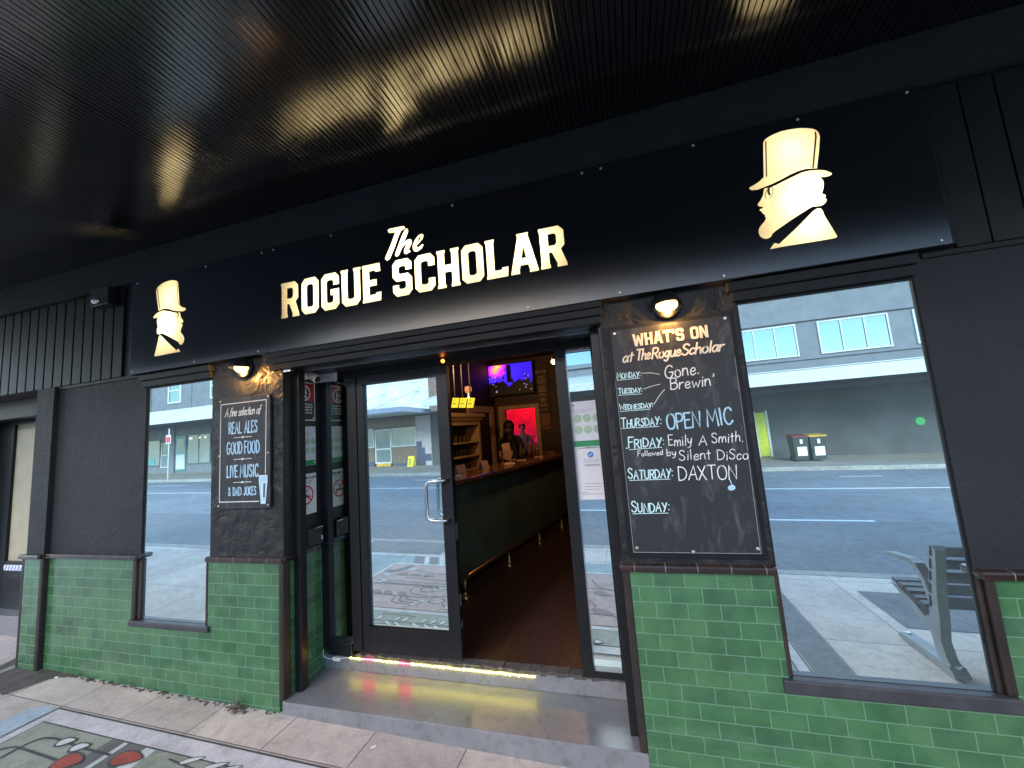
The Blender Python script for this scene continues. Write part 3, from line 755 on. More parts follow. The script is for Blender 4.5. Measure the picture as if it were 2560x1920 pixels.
for x0, x1, y, z0, z1 in [(-4.975, -4.93, -.052, -.1, 1.0), (-5.225, -5.19, -.05, -.1, 1.0), (-2.432, -2.392, -.016, .115, 1.0), (-.118, -.078, -.016, .08, 1.0), (-3.885, -3.842, -.018, .545, 1.0), (-3.840, -3.800, -.004, .546, 1.0), (-3.108, -3.085, -.016, .545, 1.0), (.598, .621, -.016, .527, 1.0), (1.374, 1.398, -.004, .528, 1.0), (1.400, 1.436, -.018, .527, 1.0)]:
    b.box(x0, x1, y, .05, z0, z1, bev=.01)
b.build('corner_tile', 'bullnose', pub)
# window surrounds and glass
for x0, x1, zs, zl in [(-3.822, -3.085, .505, .545), (.612, 1.378, .465, .527)]:
    fr = MB()
    fr.box(x0, x0 + .008, .004, .09, zl + .001, 2.372).box(x1 - .008, x1, .004, .09, zl + .001, 2.372).box(x0 + .008, x1 - .008, .004, .09, 2.36, 2.372)
    fr = fr.build('window', 'black_trim', pub)
    MB().box(x0 + .008, x1 - .008, YW, YW + .012, zl + .002, 2.36).build('glass', 'mirror', fr)
    MB().box(x0 - (.07 if x0 < 0 else .04), x1 + (.025 if x0 < 0 else .058), -.032, .09, zs, zl, bev=.008).build('sill', 'sill_paint', fr)
    MB().box(x0 - .02, x1 + .0, -.022, .05, 2.373, 2.425, bev=.004).box(x0 - .04, x1 + .01, -.040, .05, 2.4252, 2.476, bev=.006).build('head_trim', 'black_trim', fr)
# plaster-edge trims beside the door and head moulding
MB().box(-2.50, -.09, -.028, .02, 2.358, 2.402, bev=.004).box(-2.52, -.085, -.045, .02, 2.4022, 2.447, bev=.005).box(-2.53, -.08, -.056, .02, 2.4472, 2.484, bev=.004).build('head_moulding', 'black_trim', pub)
MB().box(-2.41, -.10, .02, .36, 2.362, 2.49).build('entrance_ceiling', 'reveal_black', pub)
MB().box(-2.52, -2.3995, .004, .384, 1.0, 2.37).build('reveal_panel', 'reveal_black', pub)
MB().box(-2.397, -2.344, .085, .15, .113, 2.362, bev=.006).box(-.166, -.113, .085, .15, .113, 2.362, bev=.006).build('gate_post', 'black_frame', pub)
MB().box(-2.3965, -2.33, .0, .03, 2.34, 2.362).box(-2.32, -.18, .13, .136, 2.352, 2.360).build('gate_track', 'alloy', pub)
MB().box(-.112, .0, .02, .38, .0, 2.37).build('reveal_panel', 'reveal_black', pub)
# entrance frame
FY0, FY1 = .355, .43
fr = MB()
fr.box(-2.399, -2.335, FY0, FY1, .262, 2.312).box(-2.13, -2.048, FY0 - .004, FY1, .262, 2.312).box(-2.399, -.10, FY0 - .006, FY1, 2.3122, 2.362)
fr.box(-2.3348, -2.1302, FY0 - .02, FY1, .225, .315, bev=.006)
fr.box(-.440, -.366, FY0 - .004, FY1, .232, 2.312).box(-.195, -.113, FY0, FY1, .232, 2.312).box(-.3658, -.1952, FY0, FY1, .232, .272)
fr = fr.build('entrance_frame', 'black_frame', pub)
MB().box(-2.335, -2.13, .384, .392, .315, 2.312).build('sidelight_glass', 'dark_glass', fr)
MB().box(-.366, -.195, .384, .392, .272, 2.285).build('sidelight_glass', 'mirror', fr)
MB().box(-.3658, -.1952, .378, .383, 2.287, 2.297).box(-.3658, -.1952, .378, .383, 2.302, 2.307).box(-.368, -.3645, .36, .384, .28, 2.28).build('glazing_strip', 'alloy', fr)
MB().box(-.4425, -.4402, .37, .40, 1.93, 2.02).box(-.4425, -.4402, .37, .40, 1.10, 1.19).box(-.4425, -.4402, .37, .40, .42, .50).build('strike_plate', 'screw', fr)
# glazed door leaf
DY0, DY1 = .358, .405
dr = MB()
dr.box(-2.044, -1.985, DY0, DY1, .264, 2.31, bev=.002).box(-1.345, -1.255, DY0, DY1, .264, 2.31, bev=.002).box(-1.985, -1.345, DY0 + .0015, DY1, 2.235, 2.309).box(-1.985, -1.345, DY0 + .0015, DY1, .265, .428)
dr = dr.build('door', 'black_frame', pub)
MB().box(-1.985, -1.345, .384, .392, .428, 2.235).build('glass', 'mirror', dr)
MB().box(-1.985, -1.345, .374, .3835, .4285, .440).build('glazing_bead', 'black_frame', dr)
for ys in (-1, 1):
    y0 = DY0 if ys < 0 else DY1; yy = y0 + ys * .065
    pts = [(-1.29, y0, 1.475), (-1.30, yy * .6 + y0 * .4, 1.475), (-1.335, yy, 1.472), (-1.40, yy, 1.470), (-1.425, yy, 1.455), (-1.433, yy, 1.43), (-1.433, yy, 1.24), (-1.425, yy, 1.215), (-1.40, yy, 1.20), (-1.335, yy, 1.198), (-1.30, yy * .6 + y0 * .4, 1.195), (-1.29, y0, 1.195)]
    MB().tube(pts, .0135, 12).build('handle', 'alloy', dr, smooth=True)
MB().box(-1.2552, -1.2535, .37, .395, .60, .68).box(-1.2552, -1.2535, .37, .395, .46, .50).box(-1.2552, -1.2535, .37, .395, 1.05, 1.16).build('lock_plate', 'screw', dr)
# steps
MB().box(-2.40, -.078, -.018, .372, -.35, .112, bev=.006).build('step', 'step', pub)
MB().box(-2.3995, -.113, .366, .43, .1125, .212, bev=.004).build('step', 'step', pub)
th = MB()
N = 60
for i in range(N):
    x0 = -2.33 + i * (2.2 / N); th.box(x0, x0 + 2.2 / N + .003, .362 + random.uniform(0, .012), .44, .205, .228 + random.uniform(0, .006))
th.build('threshold', 'rough_cement', pub)
# cladding on both sides of the sign
cl = MB(); x = -9.4
while x < -4.1:
    cl.box(x + .011, x + .124, -.022, .03, 2.495, 3.288, bev=.002); x += .1325
x = 1.545
while x < 7.4:
    cl.box(x + .004, x + .1285, -.022, .03, 2.475, 3.288, bev=.002); x += .1325
cl.build('wall_cladding', 'black_trim', pub)
MB().box(-9.5, -3.96, .0, .17, 2.49, 3.30).box(1.52, 7.5, -.008, .17, 2.49, 3.30).build('cladding_backing', 'reveal_black', pub)
MB().box(-9.5, -5.21, .18, .30, 2.30, 2.492).box(-5.2, -3.9, -.012, .02, 2.468, 2.492).box(1.42, 7.5, -.012, .02, 2.45, 2.473).build('ledge_trim', 'black_trim', pub)
MB().box(-9.5, 7.5, -.045, .17, 3.30, 3.574, bev=.004).box(-9.5, 7.5, -.056, -.04, 3.296, 3.312).build('beam', 'render', pub)
# interior shell (skewed room)
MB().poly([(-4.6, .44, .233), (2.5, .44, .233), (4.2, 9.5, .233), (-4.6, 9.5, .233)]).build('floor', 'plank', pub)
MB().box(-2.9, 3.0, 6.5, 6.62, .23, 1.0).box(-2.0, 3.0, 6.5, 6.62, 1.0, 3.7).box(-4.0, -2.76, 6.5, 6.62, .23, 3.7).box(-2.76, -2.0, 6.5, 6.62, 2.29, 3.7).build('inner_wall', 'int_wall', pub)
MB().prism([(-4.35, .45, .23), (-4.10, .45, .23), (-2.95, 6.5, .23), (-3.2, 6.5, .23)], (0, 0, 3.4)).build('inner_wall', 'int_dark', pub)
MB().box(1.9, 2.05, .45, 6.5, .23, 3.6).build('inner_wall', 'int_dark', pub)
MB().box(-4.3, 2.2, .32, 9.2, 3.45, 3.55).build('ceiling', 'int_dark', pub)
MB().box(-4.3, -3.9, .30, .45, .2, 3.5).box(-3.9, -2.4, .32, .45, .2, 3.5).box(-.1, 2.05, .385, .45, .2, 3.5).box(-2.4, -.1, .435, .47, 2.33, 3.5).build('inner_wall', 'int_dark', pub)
# red-lit back room
MB().box(-4.4, .2, 8.6, 8.7, .2, 3.5).box(-4.4, -4.3, 6.62, 8.6, .2, 3.5).box(.1, .2, 6.62, 8.6, .2, 3.5).build('back_room_wall', 'red_wall', pub)
art = MB()
rr = random.Random(3)
for i in range(26):
    cx = rr.uniform(-3.9, -2.2); cz = rr.uniform(1.1, 2.7); ww = rr.uniform(.06, .22); hh = rr.uniform(.08, .3)
    t_ = .012
    yy = 8.585 - .001 * i
    art.box(cx, cx + ww, yy - .01, yy, cz, cz + t_).box(cx, cx + ww, yy - .01, yy, cz + hh, cz + hh + t_).box(cx, cx + t_, yy - .0102, yy, cz + t_, cz + hh).box(cx + ww - t_, cx + ww, yy - .0102, yy, cz + t_, cz + hh)
art.build('wall_art', 'pink_art', pub)
MB().box(-2.87, -2.755, 6.44, 6.499, .25, 2.375, bev=.006).box(-2.0, -1.90, 6.44, 6.499, .25, 2.375, bev=.006).box(-2.755, -2.0, 6.442, 6.499, 2.285, 2.375, bev=.006).box(-2.7549, -2.73, 6.46, 6.64, .25, 2.285).build('inner_door_frame', 'cream_wood', pub)
# door frame on the skewed left wall
dv = Vector((.19, 1, 0)).normalized(); nv = Vector((dv.y, -dv.x, 0))
def wl_(y, off=0): return Vector((-2.95 + .19 * (y - 6.5), y, 0)) + nv * off
f2 = MB()
for y in (5.35, 6.25):
    cpt = wl_(y, .03); f2.obox((cpt.x, cpt.y, 1.24), dv, nv, (0, 0, 1), .07, .03, 1.0, bev=.004)
cpt = wl_(5.8, .032); f2.obox((cpt.x, cpt.y, 2.31), dv, nv, (0, 0, 1), .53, .032, .07, bev=.004)
f2.build('inner_door_frame', 'cream_wood', pub)

# ------------------------------------------------------------------ awning
aw = thing('awning', (-1.0, -1.4, 3.6), 'black ribbed metal awning over the footpath reflecting the lit sign', 'awning')
prof = []; x = -9.5; P = .030; rs = random.Random(21); k_ = 0
while x < 7.5:
    k_ += 1; g = .0062 if k_ % 2 else .0046
    if abs(x + 2.46) < .016 or abs(x - 1.2) < .016: g = .0085          # sheet laps
    prof += [(x, 3.574), (x + .0005, 3.5745), (x + .0009, 3.5815), (x + g - .0009, 3.5815), (x + g - .0005, 3.5745)]
    tl = rs.gauss(0, .00022); w_ = P - g
    for k in range(0, 6):
        t_ = k / 6; prof.append((x + g + t_ * w_, 3.574 + tl * (t_ - .5) * (1 if 0 < k else .0) - .00028 * math.sin(math.pi * t_)))
    x += P
mb = MB()
va = [mb.bm.verts.new((a, -.03, z)) for a, z in prof]; vb = [mb.bm.verts.new((a, -2.8, z)) for a, z in prof]
for i in range(len(prof) - 1): mb.bm.faces.new((va[i], va[i + 1], vb[i + 1], vb[i]))
sf = mb.build('soffit', 'soffit', aw)
sf.data.materials.append(simple('soffit_groove_shade', (.002, .002, .002), .8, spec=0))  # shadow painted into the grooves: matte black faces that reflect nothing
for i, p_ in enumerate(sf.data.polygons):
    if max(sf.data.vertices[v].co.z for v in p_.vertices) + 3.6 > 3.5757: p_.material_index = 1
MB().box(-9.5, 7.5, -2.95, -2.805, 3.50, 3.95, bev=.01).build('fascia', 'black_trim', aw)
MB().box(-9.5, 7.5, -2.805, -.002, 3.72, 3.76).build('awning_deck', 'awning_roof', aw)

# ------------------------------------------------------------------ illuminated sign
SY = -.060
sign = thing('pub_sign', (-1.2, 0, 2.48), 'long black light box sign with glowing cream lettering and two bearded top-hat heads', 'sign')
fxz = lambda a, b, c: Vector((a, SY + c, b))
letters = block_word('ROGUE', -2.345, -1.503, 2.722, 2.988) + block_word('SCHOLAR', -1.412, -.246, 2.724, 2.978)
the = [[[(-1.435,3.206),(-1.417,3.213),(-1.36,3.21),(-1.315,3.208),(-1.302,3.196),(-1.31,3.183),(-1.333,3.18),(-1.358,3.136),(-1.383,3.078),(-1.427,2.998),(-1.448,2.989),(-1.466,3.006),(-1.457,3.025),(-1.423,3.086),(-1.387,3.158),(-1.379,3.177),(-1.418,3.181),(-1.432,3.189)]],
 [[(-1.296,3.186),(-1.283,3.18),(-1.28,3.160),(-1.313,3.095),(-1.298,3.102),(-1.272,3.107),(-1.256,3.095),(-1.258,3.073),(-1.283,3.030),(-1.274,3.027),(-1.269,3.018),(-1.297,3.006),(-1.317,3.014),(-1.318,3.036),(-1.297,3.074),(-1.31,3.074),(-1.334,3.052),(-1.356,3.01),(-1.375,3.003),(-1.388,3.016),(-1.379,3.041),(-1.322,3.155)]],
 [[(-1.251,3.035),(-1.25,3.061),(-1.232,3.093),(-1.203,3.118),(-1.181,3.124),(-1.167,3.111),(-1.175,3.087),(-1.206,3.062),(-1.223,3.052),(-1.22,3.039),(-1.207,3.035),(-1.179,3.051),(-1.171,3.043),(-1.186,3.022),(-1.22,3.006),(-1.241,3.013)], [(-1.216,3.071),(-1.193,3.088),(-1.187,3.103),(-1.198,3.102),(-1.213,3.084)]]]
hat = [(.81,2.998),(.832,3.186),(.838,3.197),(.85,3.208),(.881,3.219),(.919,3.226),(.959,3.225),(.999,3.22),(1.033,3.21),(1.059,3.198),(1.075,3.183),(1.082,3.164),(1.082,3.144),(1.07,3.083),(1.046,2.983),(1.021,2.989),(.998,2.993),(.966,2.991),(.925,2.980),(.883,2.964),(.844,2.952),(.807,2.944),(.773,2.937),(.746,2.941),(.736,2.951),(.74,2.959),(.76,2.966),(.787,2.979)]
head = [(.804,2.936),(.798,2.916),(.795,2.902),(.782,2.88),(.765,2.86),(.763,2.853),(.767,2.846),(.779,2.84),(.785,2.835),(.783,2.831),(.769,2.829),(.767,2.822),(.775,2.815),(.779,2.809),(.777,2.804),(.784,2.798),(.789,2.792),(.786,2.787),(.791,2.775),(.782,2.759),(.764,2.742),(.753,2.727),(.747,2.709),(.75,2.688),(.759,2.674),(.772,2.665),(.786,2.665),(.801,2.673),(.807,2.686),(.823,2.697),(.909,2.745),(.981,2.781),(1.001,2.789),(1.02,2.785),(1.037,2.784),(1.051,2.791),(1.06,2.801),(1.063,2.812),(1.054,2.819),(1.061,2.824),(1.062,2.836),(1.055,2.84),(1.048,2.849),(1.057,2.868),(1.064,2.895),(1.063,2.912),(1.054,2.933),(1.071,2.93),(1.09,2.929),(1.102,2.934),(1.105,2.94),(1.097,2.949),(1.08,2.963),(1.058,2.972),(1.039,2.976),(1.013,2.980),(.981,2.979),(.94,2.967),(.898,2.954),(.856,2.940),(.831,2.934)]
shirt = [(.788,2.608),(.801,2.624),(.81,2.635),(.818,2.631),(.829,2.625),(.9,2.68),(.944,2.716),(.989,2.756),(1.006,2.768),(1.018,2.774),(1.033,2.769),(1.04,2.751),(1.041,2.734),(1.079,2.613),(1.076,2.608),(1.063,2.605),(.968,2.606),(.87,2.608),(.792,2.607)]
mir = lambda c: [(-3.49 - (p[0] - .919), p[1]) for p in c][::-1]
def rect(x0, x1, z0, z1): return [(x0, z0), (x1, z0), (x1, z1), (x0, z1)]
fill2d([rect(-2.478, -.062, 2.487, 3.294)] + [c for L in letters + the for c in L], fxz, 'sign_panel', 'sign_black', sign)
fill2d([rect(-3.93, -2.482, 2.487, 3.294), mir(hat), mir(head), mir(shirt)], fxz, 'sign_panel', 'sign_black', sign)
fill2d([rect(-.058, 1.51, 2.487, 3.294), hat, head, shirt], fxz, 'sign_panel', 'sign_black', sign)
fac = lambda a, b, c: Vector((a, SY + .003 + c, b))
for L in letters + the: fill2d(L, fac, 'letter', 'acrylic', sign)
dots = [(.829,2.862),(.829,2.848),(.829,2.834),(.831,2.820),(.833,2.807),(.837,2.793),(.842,2.78),(.847,2.769),(.853,2.759),(.860,2.750),(.868,2.742),(.877,2.735),(.887,2.729)]
for flip in (False, True):
    em = fill2d([mir(hat) if flip else hat, mir(head) if flip else head, mir(shirt) if flip else shirt], fac, 'emblem', 'acrylic', sign)
    fx = (lambda p: (-3.49 - (p[0] - .919), p[1])) if flip else (lambda p: p)
    ln = MB()
    for p, q, ww in [((.845, 3.190), (.823, 2.999), .006), ((1.066, 3.176), (1.066, 3.15), .007), ((1.066, 3.155), (1.030, 2.992), .008)]:
        ribbon(ln, [fx(p), fx(q)], ww, SY + .0005)
    ring = [(.822 + .017 * math.cos(t_) + .010 * math.sin(t_), 2.905 + .030 * math.sin(t_)) for t_ in [2 * math.pi * k / 16 for k in range(-3, 12)]]
    ribbon(ln, [fx(p) for p in ring], .0035, SY + .0005)
    ribbon(ln, [fx((.824, 2.93)), fx((.820, 2.912)), fx((.823, 2.897))], .011, SY + .0005)
    if not flip or True:
        for p in dots: ribbon(ln, [fx(p), fx((p[0] + .001, p[1] - .001))], .0042, SY + .0005)
    ln.build('engraved_line', 'int_dark', em, fixn=False)
bx = MB()
bx.box(-3.95, 1.525, .155, .168, 2.485, 3.296).box(-3.95, -3.931, SY + .004, .155, 2.485, 3.296).box(1.511, 1.525, SY + .004, .155, 2.485, 3.296).box(-3.931, 1.511, SY + .004, .155, 3.2945, 3.2965).box(-3.931, 1.511, SY + .004, .155, 2.4845, 2.4866)
bx.build('light_box', 'black_trim', sign)
MB().box(-3.93, 1.51, .147, .154, 2.488, 3.293).box(-3.9305, -3.924, SY + .016, .146, 2.488, 3.293).box(1.504, 1.5105, SY + .016, .146, 2.488, 3.293).box(-3.92, 1.50, SY + .016, .146, 3.286, 3.2935).box(-3.92, 1.50, SY + .016, .146, 2.4875, 2.494).build('bounce_liner', 'white_plastic', sign)  # unseen white faces added to bounce light and even out the letters
for xs in (-2.48, -.06): MB().box(xs - .02, xs + .02, SY + .0015, SY + .012, 2.487, 3.294).build('seam_light_stop', 'sign_black', sign)  # unseen strips added behind the seams to stop light leaking out
sc = MB()
for x in (-3.88, -3.1, -2.53, -2.42, -1.9, -.95, -.11, .0, .5, 1.0, 1.46):
    sc.lathe([(.007, 0), (.007, .003), (.004, .005)], (x, SY, 3.268), (0, -1, 0), 10)
for x in (-3.9, -3.2, -2.56, -.5, .03, .56, 1.47):
    sc.lathe([(.006, 0), (.006, .003), (.004, .005)], (x, SY, 2.507), (0, -1, 0), 10)
sc.build('screw', 'screw', sign)
def plight(name, loc, e, col, r=.03, parent=None):
    l = bpy.data.lights.new(name, 'POINT'); l.energy = e * LX; l.color = col; l.shadow_soft_size = r
    o = bpy.data.objects.new(name, l); COL.objects.link(o); o.location = loc
    if parent: o.parent = parent; o.location = Vector(loc) - ROOT[parent.name]
    return o
SG = (1, .85, .58)
SIGN_E = 2.8
for x, z, e in [(1.002, 2.848, 1.0), (-3.53, 2.835, 1.05), (-2.08, 2.86, .9), (-1.82, 2.93, .7), (-1.36, 2.92, 1.0), (-1.02, 2.86, 1.0), (-.68, 2.89, .8), (-.44, 2.88, 1.0), (-1.3, 3.1, .7), (-1.62, 2.82, .6), (.95, 3.12, .35), (-3.5, 3.1, .35), (.98, 2.68, .3)]:
    plight('sign_lamp', (x, .045, z), e * SIGN_E, SG, .03, sign)

# ------------------------------------------------------------------ eyelid wall lamps
def wall_lamp(x, z, label):
    L = thing('wall_lamp', (x, 0, z), label, 'wall lamp', 'eyelid wall lamps above the two boards')
    MB().lathe([(.078, 0), (.078, .018), (.070, .024)], (x, .0, z), (0, -1, 0), 24).build('back_plate', 'black_frame', L, smooth=True)
    # domed hood covering the upper half
    hb = MB(); n = 14
    rows = []
    for i in range(7):
        a = math.pi / 2 * i / 6; row = []
        for k in range(n + 1):
            t_ = math.pi * k / n
            row.append(hb.bm.verts.new((x + .074 * math.cos(t_) * math.cos(a), -.02 - .105 * math.sin(a), z - .006 + .074 * math.sin(t_) * math.cos(a))))
        rows.append(row)
    for p, q in zip(rows, rows[1:]):
        for k in range(n): hb.bm.faces.new((p[k], p[k + 1], q[k + 1], q[k]))
    hb.build('hood', 'black_frame', L, smooth=True)
    plight('lamp_bulb', (x, -.034, z - .050), 22, (1, .45, .10), .010, L)
    MB().sphere((x, -.022, z - .004), .058, (1.0, 1.05, .62), 20, 12).build('diffuser', 'lamp_glow', L, smooth=True)
wall_lamp(.268, 2.408, 'black eyelid wall lamp glowing amber above the tall weekly board')
wall_lamp(-2.752, 2.412, 'black eyelid wall lamp glowing amber above the small ales board')

# ------------------------------------------------------------------ weekly chalkboard
wb = thing('event_board', (.25, 0, 1.09), 'tall black chalkboard headed WHATS ON with days of the week beside the large window', 'chalkboard')
BY = -.014
bd = MB().box(-.045, .570, -.014, .004, 1.088, 2.305, bev=.002).build('board', 'board', wb)
ln = MB()
for pts in [[(-.046, 2.02), (-.046, 1.094)], [(-.046, 1.094), (.557, 1.093)], [(.557, 1.093), (.566, 1.80)], [(.566, 1.80), (.566, 2.08)]]: ribbon(ln, pts, .0022, BY - .0005)
ln.build('border_line', 'board_line', wb, fixn=False)
fb = lambda a, b, c: Vector((a, BY - .0012 + c, b))
for L in block_word("WHAT'S", .072, .338, 2.201, 2.270, 1.2) + block_word('ON', .370, .457, 2.201, 2.268, 1.2): fill2d(L, fb, 'heading_letter', 'paint_cream', wb)
hd = MB()
hand(hd, 'at', .004, .058, 2.119, .055, .0085, BY - .001, .25, wob=0, track=.1)
hand(hd, 'The', .075, .150, 2.122, .058, .0085, BY - .001, .25, wob=0, track=.08)
hand(hd, 'Rogue', .160, .306, 2.120, .058, .009, BY - .001, .25, wob=0, track=.1)
hand(hd, 'Scholar', .314, .518, 2.120, .058, .009, BY - .001, .25, wob=0, track=.1)
hd.build('heading_script', 'paint_cream', wb, fixn=False)
dy = MB()
for t_, x0, x1, z, h, w_ in [('MONDAY:', -.035, .090, 2.028, .036, .0055), ('TUESDAY:', -.037, .090, 1.943, .032, .0052), ('WEDNESDAY:', -.040, .136, 1.853, .032, .0055), ('THURSDAY:', -.040, .168, 1.757, .050, .0062), ('FRIDAY', -.014, .155, 1.642, .056, .0068), ('SATURDAY:', -.032, .195, 1.477, .055, .0062), ('SUNDAY:', -.032, .158, 1.302, .056, .0062)]:
    hand(dy, t_, x0, x1, z, h, w_, BY - .001, .06, smallcaps=True, wob=.06)
for a, b_ in [((-.036, 2.021), (.086, 2.021)), ((-.037, 1.936), (.085, 1.933)), ((-.039, 1.846), (.12, 1.845)), ((-.041, 1.752), (.155, 1.749)), ((-.012, 1.634), (.157, 1.637)), ((-.028, 1.469), (.181, 1.469)), ((-.03, 1.293), (.15, 1.294))]: ribbon(dy, [a, b_], .0032, BY - .001)
dy.build('day_name', 'chalk_mint', wb, fixn=False)
ch = MB()
for t_, x0, x1, z, h, w_, sm in [('Gone.', .216, .386, 2.008, .068, .0062, 0), ("Brewin'", .237, .452, 1.941, .060, .0060, 0), ('Emily', .194, .306, 1.643, .054, .0045, 0), ('A', .341, .378, 1.638, .050, .0045, 0), ('Smith.', .405, .549, 1.643, .050, .0045, 0), ('Followed', .030, .157, 1.597, .027, .0036, 0), ('by', .178, .222, 1.592, .036, .0042, 0), ('Silent', .237, .390, 1.564, .052, .0042, 0), ('DiSco', .420, .560, 1.556, .050, .0042, 0), ('DAXTON', .222, .499, 1.461, .070, .0052, 0), (':', .163, .172, 1.645, .05, .005, 0), ('.', -.028, -.020, 1.640, .05, .008, 0)]:
    hand(ch, t_, x0, x1, z, h, w_, BY - .001, .08, wob=.07)
for p in [[(.1, 2.046), (.147, 2.043), (.19, 2.03)], [(.1, 1.958), (.139, 1.969), (.186, 1.976)], [(.142, 1.869), (.175, 1.913), (.206, 1.945)]]: ribbon(ch, catmull(p), .003, BY - .001)
ch.build('chalk_writing', 'chalk', wb, fixn=False)
cb = MB()
hand(cb, 'OPEN', .197, .360, 1.731, .080, .0085, BY - .001, .04)
hand(cb, 'MIC', .395, .515, 1.733, .085, .0085, BY - .001, .0)
ribbon(cb, catmull([(.470, 1.52), (.462, 1.475), (.470, 1.43), (.476, 1.42)]), .004, BY - .001)
ribbon(cb, [(.462, 1.413), (.472, 1.416)], .026, BY - .001)
cb.build('chalk_writing', 'chalk_blue', wb, fixn=False)
sc = MB()
for x, z in [(-.025, 2.288), (.547, 2.291), (-.027, 1.116), (.548, 1.116), (.25, 1.098)]: sc.lathe([(.008, 0), (.008, .003), (.005, .005)], (x, BY, z), (0, -1, 0), 12)
sc.build('screw', 'screw', wb)
# wooden backing sheet behind the board
MB().box(-.075, .592, -.0045, .002, 1.06, 2.33, bev=.001).build('backing', 'black_trim', wb)

# ------------------------------------------------------------------ small ales board
sb = thing('ales_board', (-2.745, 0, 1.37), 'small black painted board listing real ales, good food and live music on the pier', 'chalkboard')
SBY = -.022
MB().box(-2.990, -2.496, -.022, -.004, 1.372, 2.188, bev=.002).build('board', 'board', sb)
ln = MB()
for p in [[(-2.966, 2.148), (-2.528, 2.148)], [(-2.968, 2.148), (-2.971, 1.423)], [(-2.971, 1.423), (-2.596, 1.421)], [(-2.528, 2.148), (-2.536, 1.615)]]: ribbon(ln, p, .006, SBY - .0005)
for a in (1.889, 1.7285, 1.561):
    ribbon(ln, [(-2.837, a), (-2.666, a)], .004, SBY - .0005); ribbon(ln, [(-2.753, a), (-2.751, a)], .016, SBY - .0005)
ln.build('border_line', 'chalk', sb, fixn=False)
hs_ = MB(); hand(hs_, 'A fine selection of', -2.925, -2.585, 2.052, .062, .0062, SBY - .001, .22, wob=.02, track=.06); hs_.build('script', 'chalk', sb, fixn=False)
ar = MB()
for t_, x0, x1, z, h in [('REAL', -2.885, -2.765, 1.921, .082), ('ALES', -2.733, -2.613, 1.919, .084), ('GOOD', -2.900, -2.758, 1.771, .086), ('FOOD', -2.731, -2.594, 1.768, .088), ('LIVE', -2.899, -2.799, 1.600, .083), ('MUSIC', -2.771, -2.606, 1.598, .086), ('& DAD JOKES', -2.884, -2.622, 1.468, .058)]:
    hand(ar, t_, x0, x1, z, h, .0105 if h > .06 else .0075, SBY - .001, 0, wob=.0, track=.24)
ar.build('lettering', 'chalk_blue', sb, fixn=False)
gl = MB(); gl.poly([(-2.597, SBY - .0026, 1.603), (-2.596, SBY - .0026, 1.556), (-2.578, SBY - .0026, 1.402), (-2.534, SBY - .0026, 1.402), (-2.516, SBY - .0026, 1.556), (-2.516, SBY - .0026, 1.603)])
gl.build('beer_glass', 'chalk_blue', sb)
g2 = MB(); ribbon(g2, [(-2.594, 1.60), (-2.519, 1.60)], .008, SBY - .003); ribbon(g2, [(-2.590, 1.555), (-2.522, 1.555)], .005, SBY - .003); ribbon(g2, [(-2.568, 1.54), (-2.562, 1.44)], .010, SBY - .003); ribbon(g2, [(-2.565, 1.412), (-2.545, 1.412)], .012, SBY - .003); g2.build('glass_shine', 'chalk', sb, fixn=False)
g3 = MB(); ribbon(g3, [(-2.545, 1.54), (-2.548, 1.45)], .012, SBY - .0035); g3.build('glass_shade', 'board', sb, fixn=False)
sc = MB()
for x, z in [(-2.976, 2.173), (-2.513, 2.17), (-2.979, 1.76), (-2.514, 1.762), (-2.983, 1.393), (-2.515, 1.394)]: sc.lathe([(.007, 0), (.007, .003), (.004, .005)], (x, SBY, z), (0, -1, 0), 12)
sc.build('screw', 'screw', sb)

# ------------------------------------------------------------------ posters
def onreveal(y0):   # text on the reveal (plane x = -2.399, facing +x); local x runs towards -? so that it reads from the street
    return None
XP = -2.3985
def rv(k): return XP + .0008 * k
def rbox(mb, y0, y1, z0, z1, k): mb.poly([(rv(k), y0, z0), (rv(k), y1, z0), (rv(k), y1, z1), (rv(k), y0, z1)]); return mb
def disc(mb, cy, cz, r, k, r_in=0, n=28, a0=0, a1=2 * math.pi, sy=1):
    if r_in:
        for i in range(n):
            t0 = a0 + (a1 - a0) * i / n; t1 = a0 + (a1 - a0) * (i + 1) / n
            mb.poly([(rv(k), cy + r_in * math.cos(t0) * sy, cz + r_in * math.sin(t0)), (rv(k), cy + r * math.cos(t0) * sy, cz + r * math.sin(t0)), (rv(k), cy + r * math.cos(t1) * sy, cz + r * math.sin(t1)), (rv(k), cy + r_in * math.cos(t1) * sy, cz + r_in * math.sin(t1))])
    else: mb.poly([(rv(k), cy + r * math.cos(2 * math.pi * i / n) * sy, cz + r * math.sin(2 * math.pi * i / n)) for i in range(n)])
    return mb
def rtext(txt, y, z, size, mat, parent, k=3, bold=.0, sx=1.0):
    mb = font_text(txt, size, lambda a, b, c: Vector((rv(k), y + a, z + b)), 'text', mat, parent, bold=bold, sx=sx); return mb.build('text', mat, parent)
PY0, PY1 = .118, .308
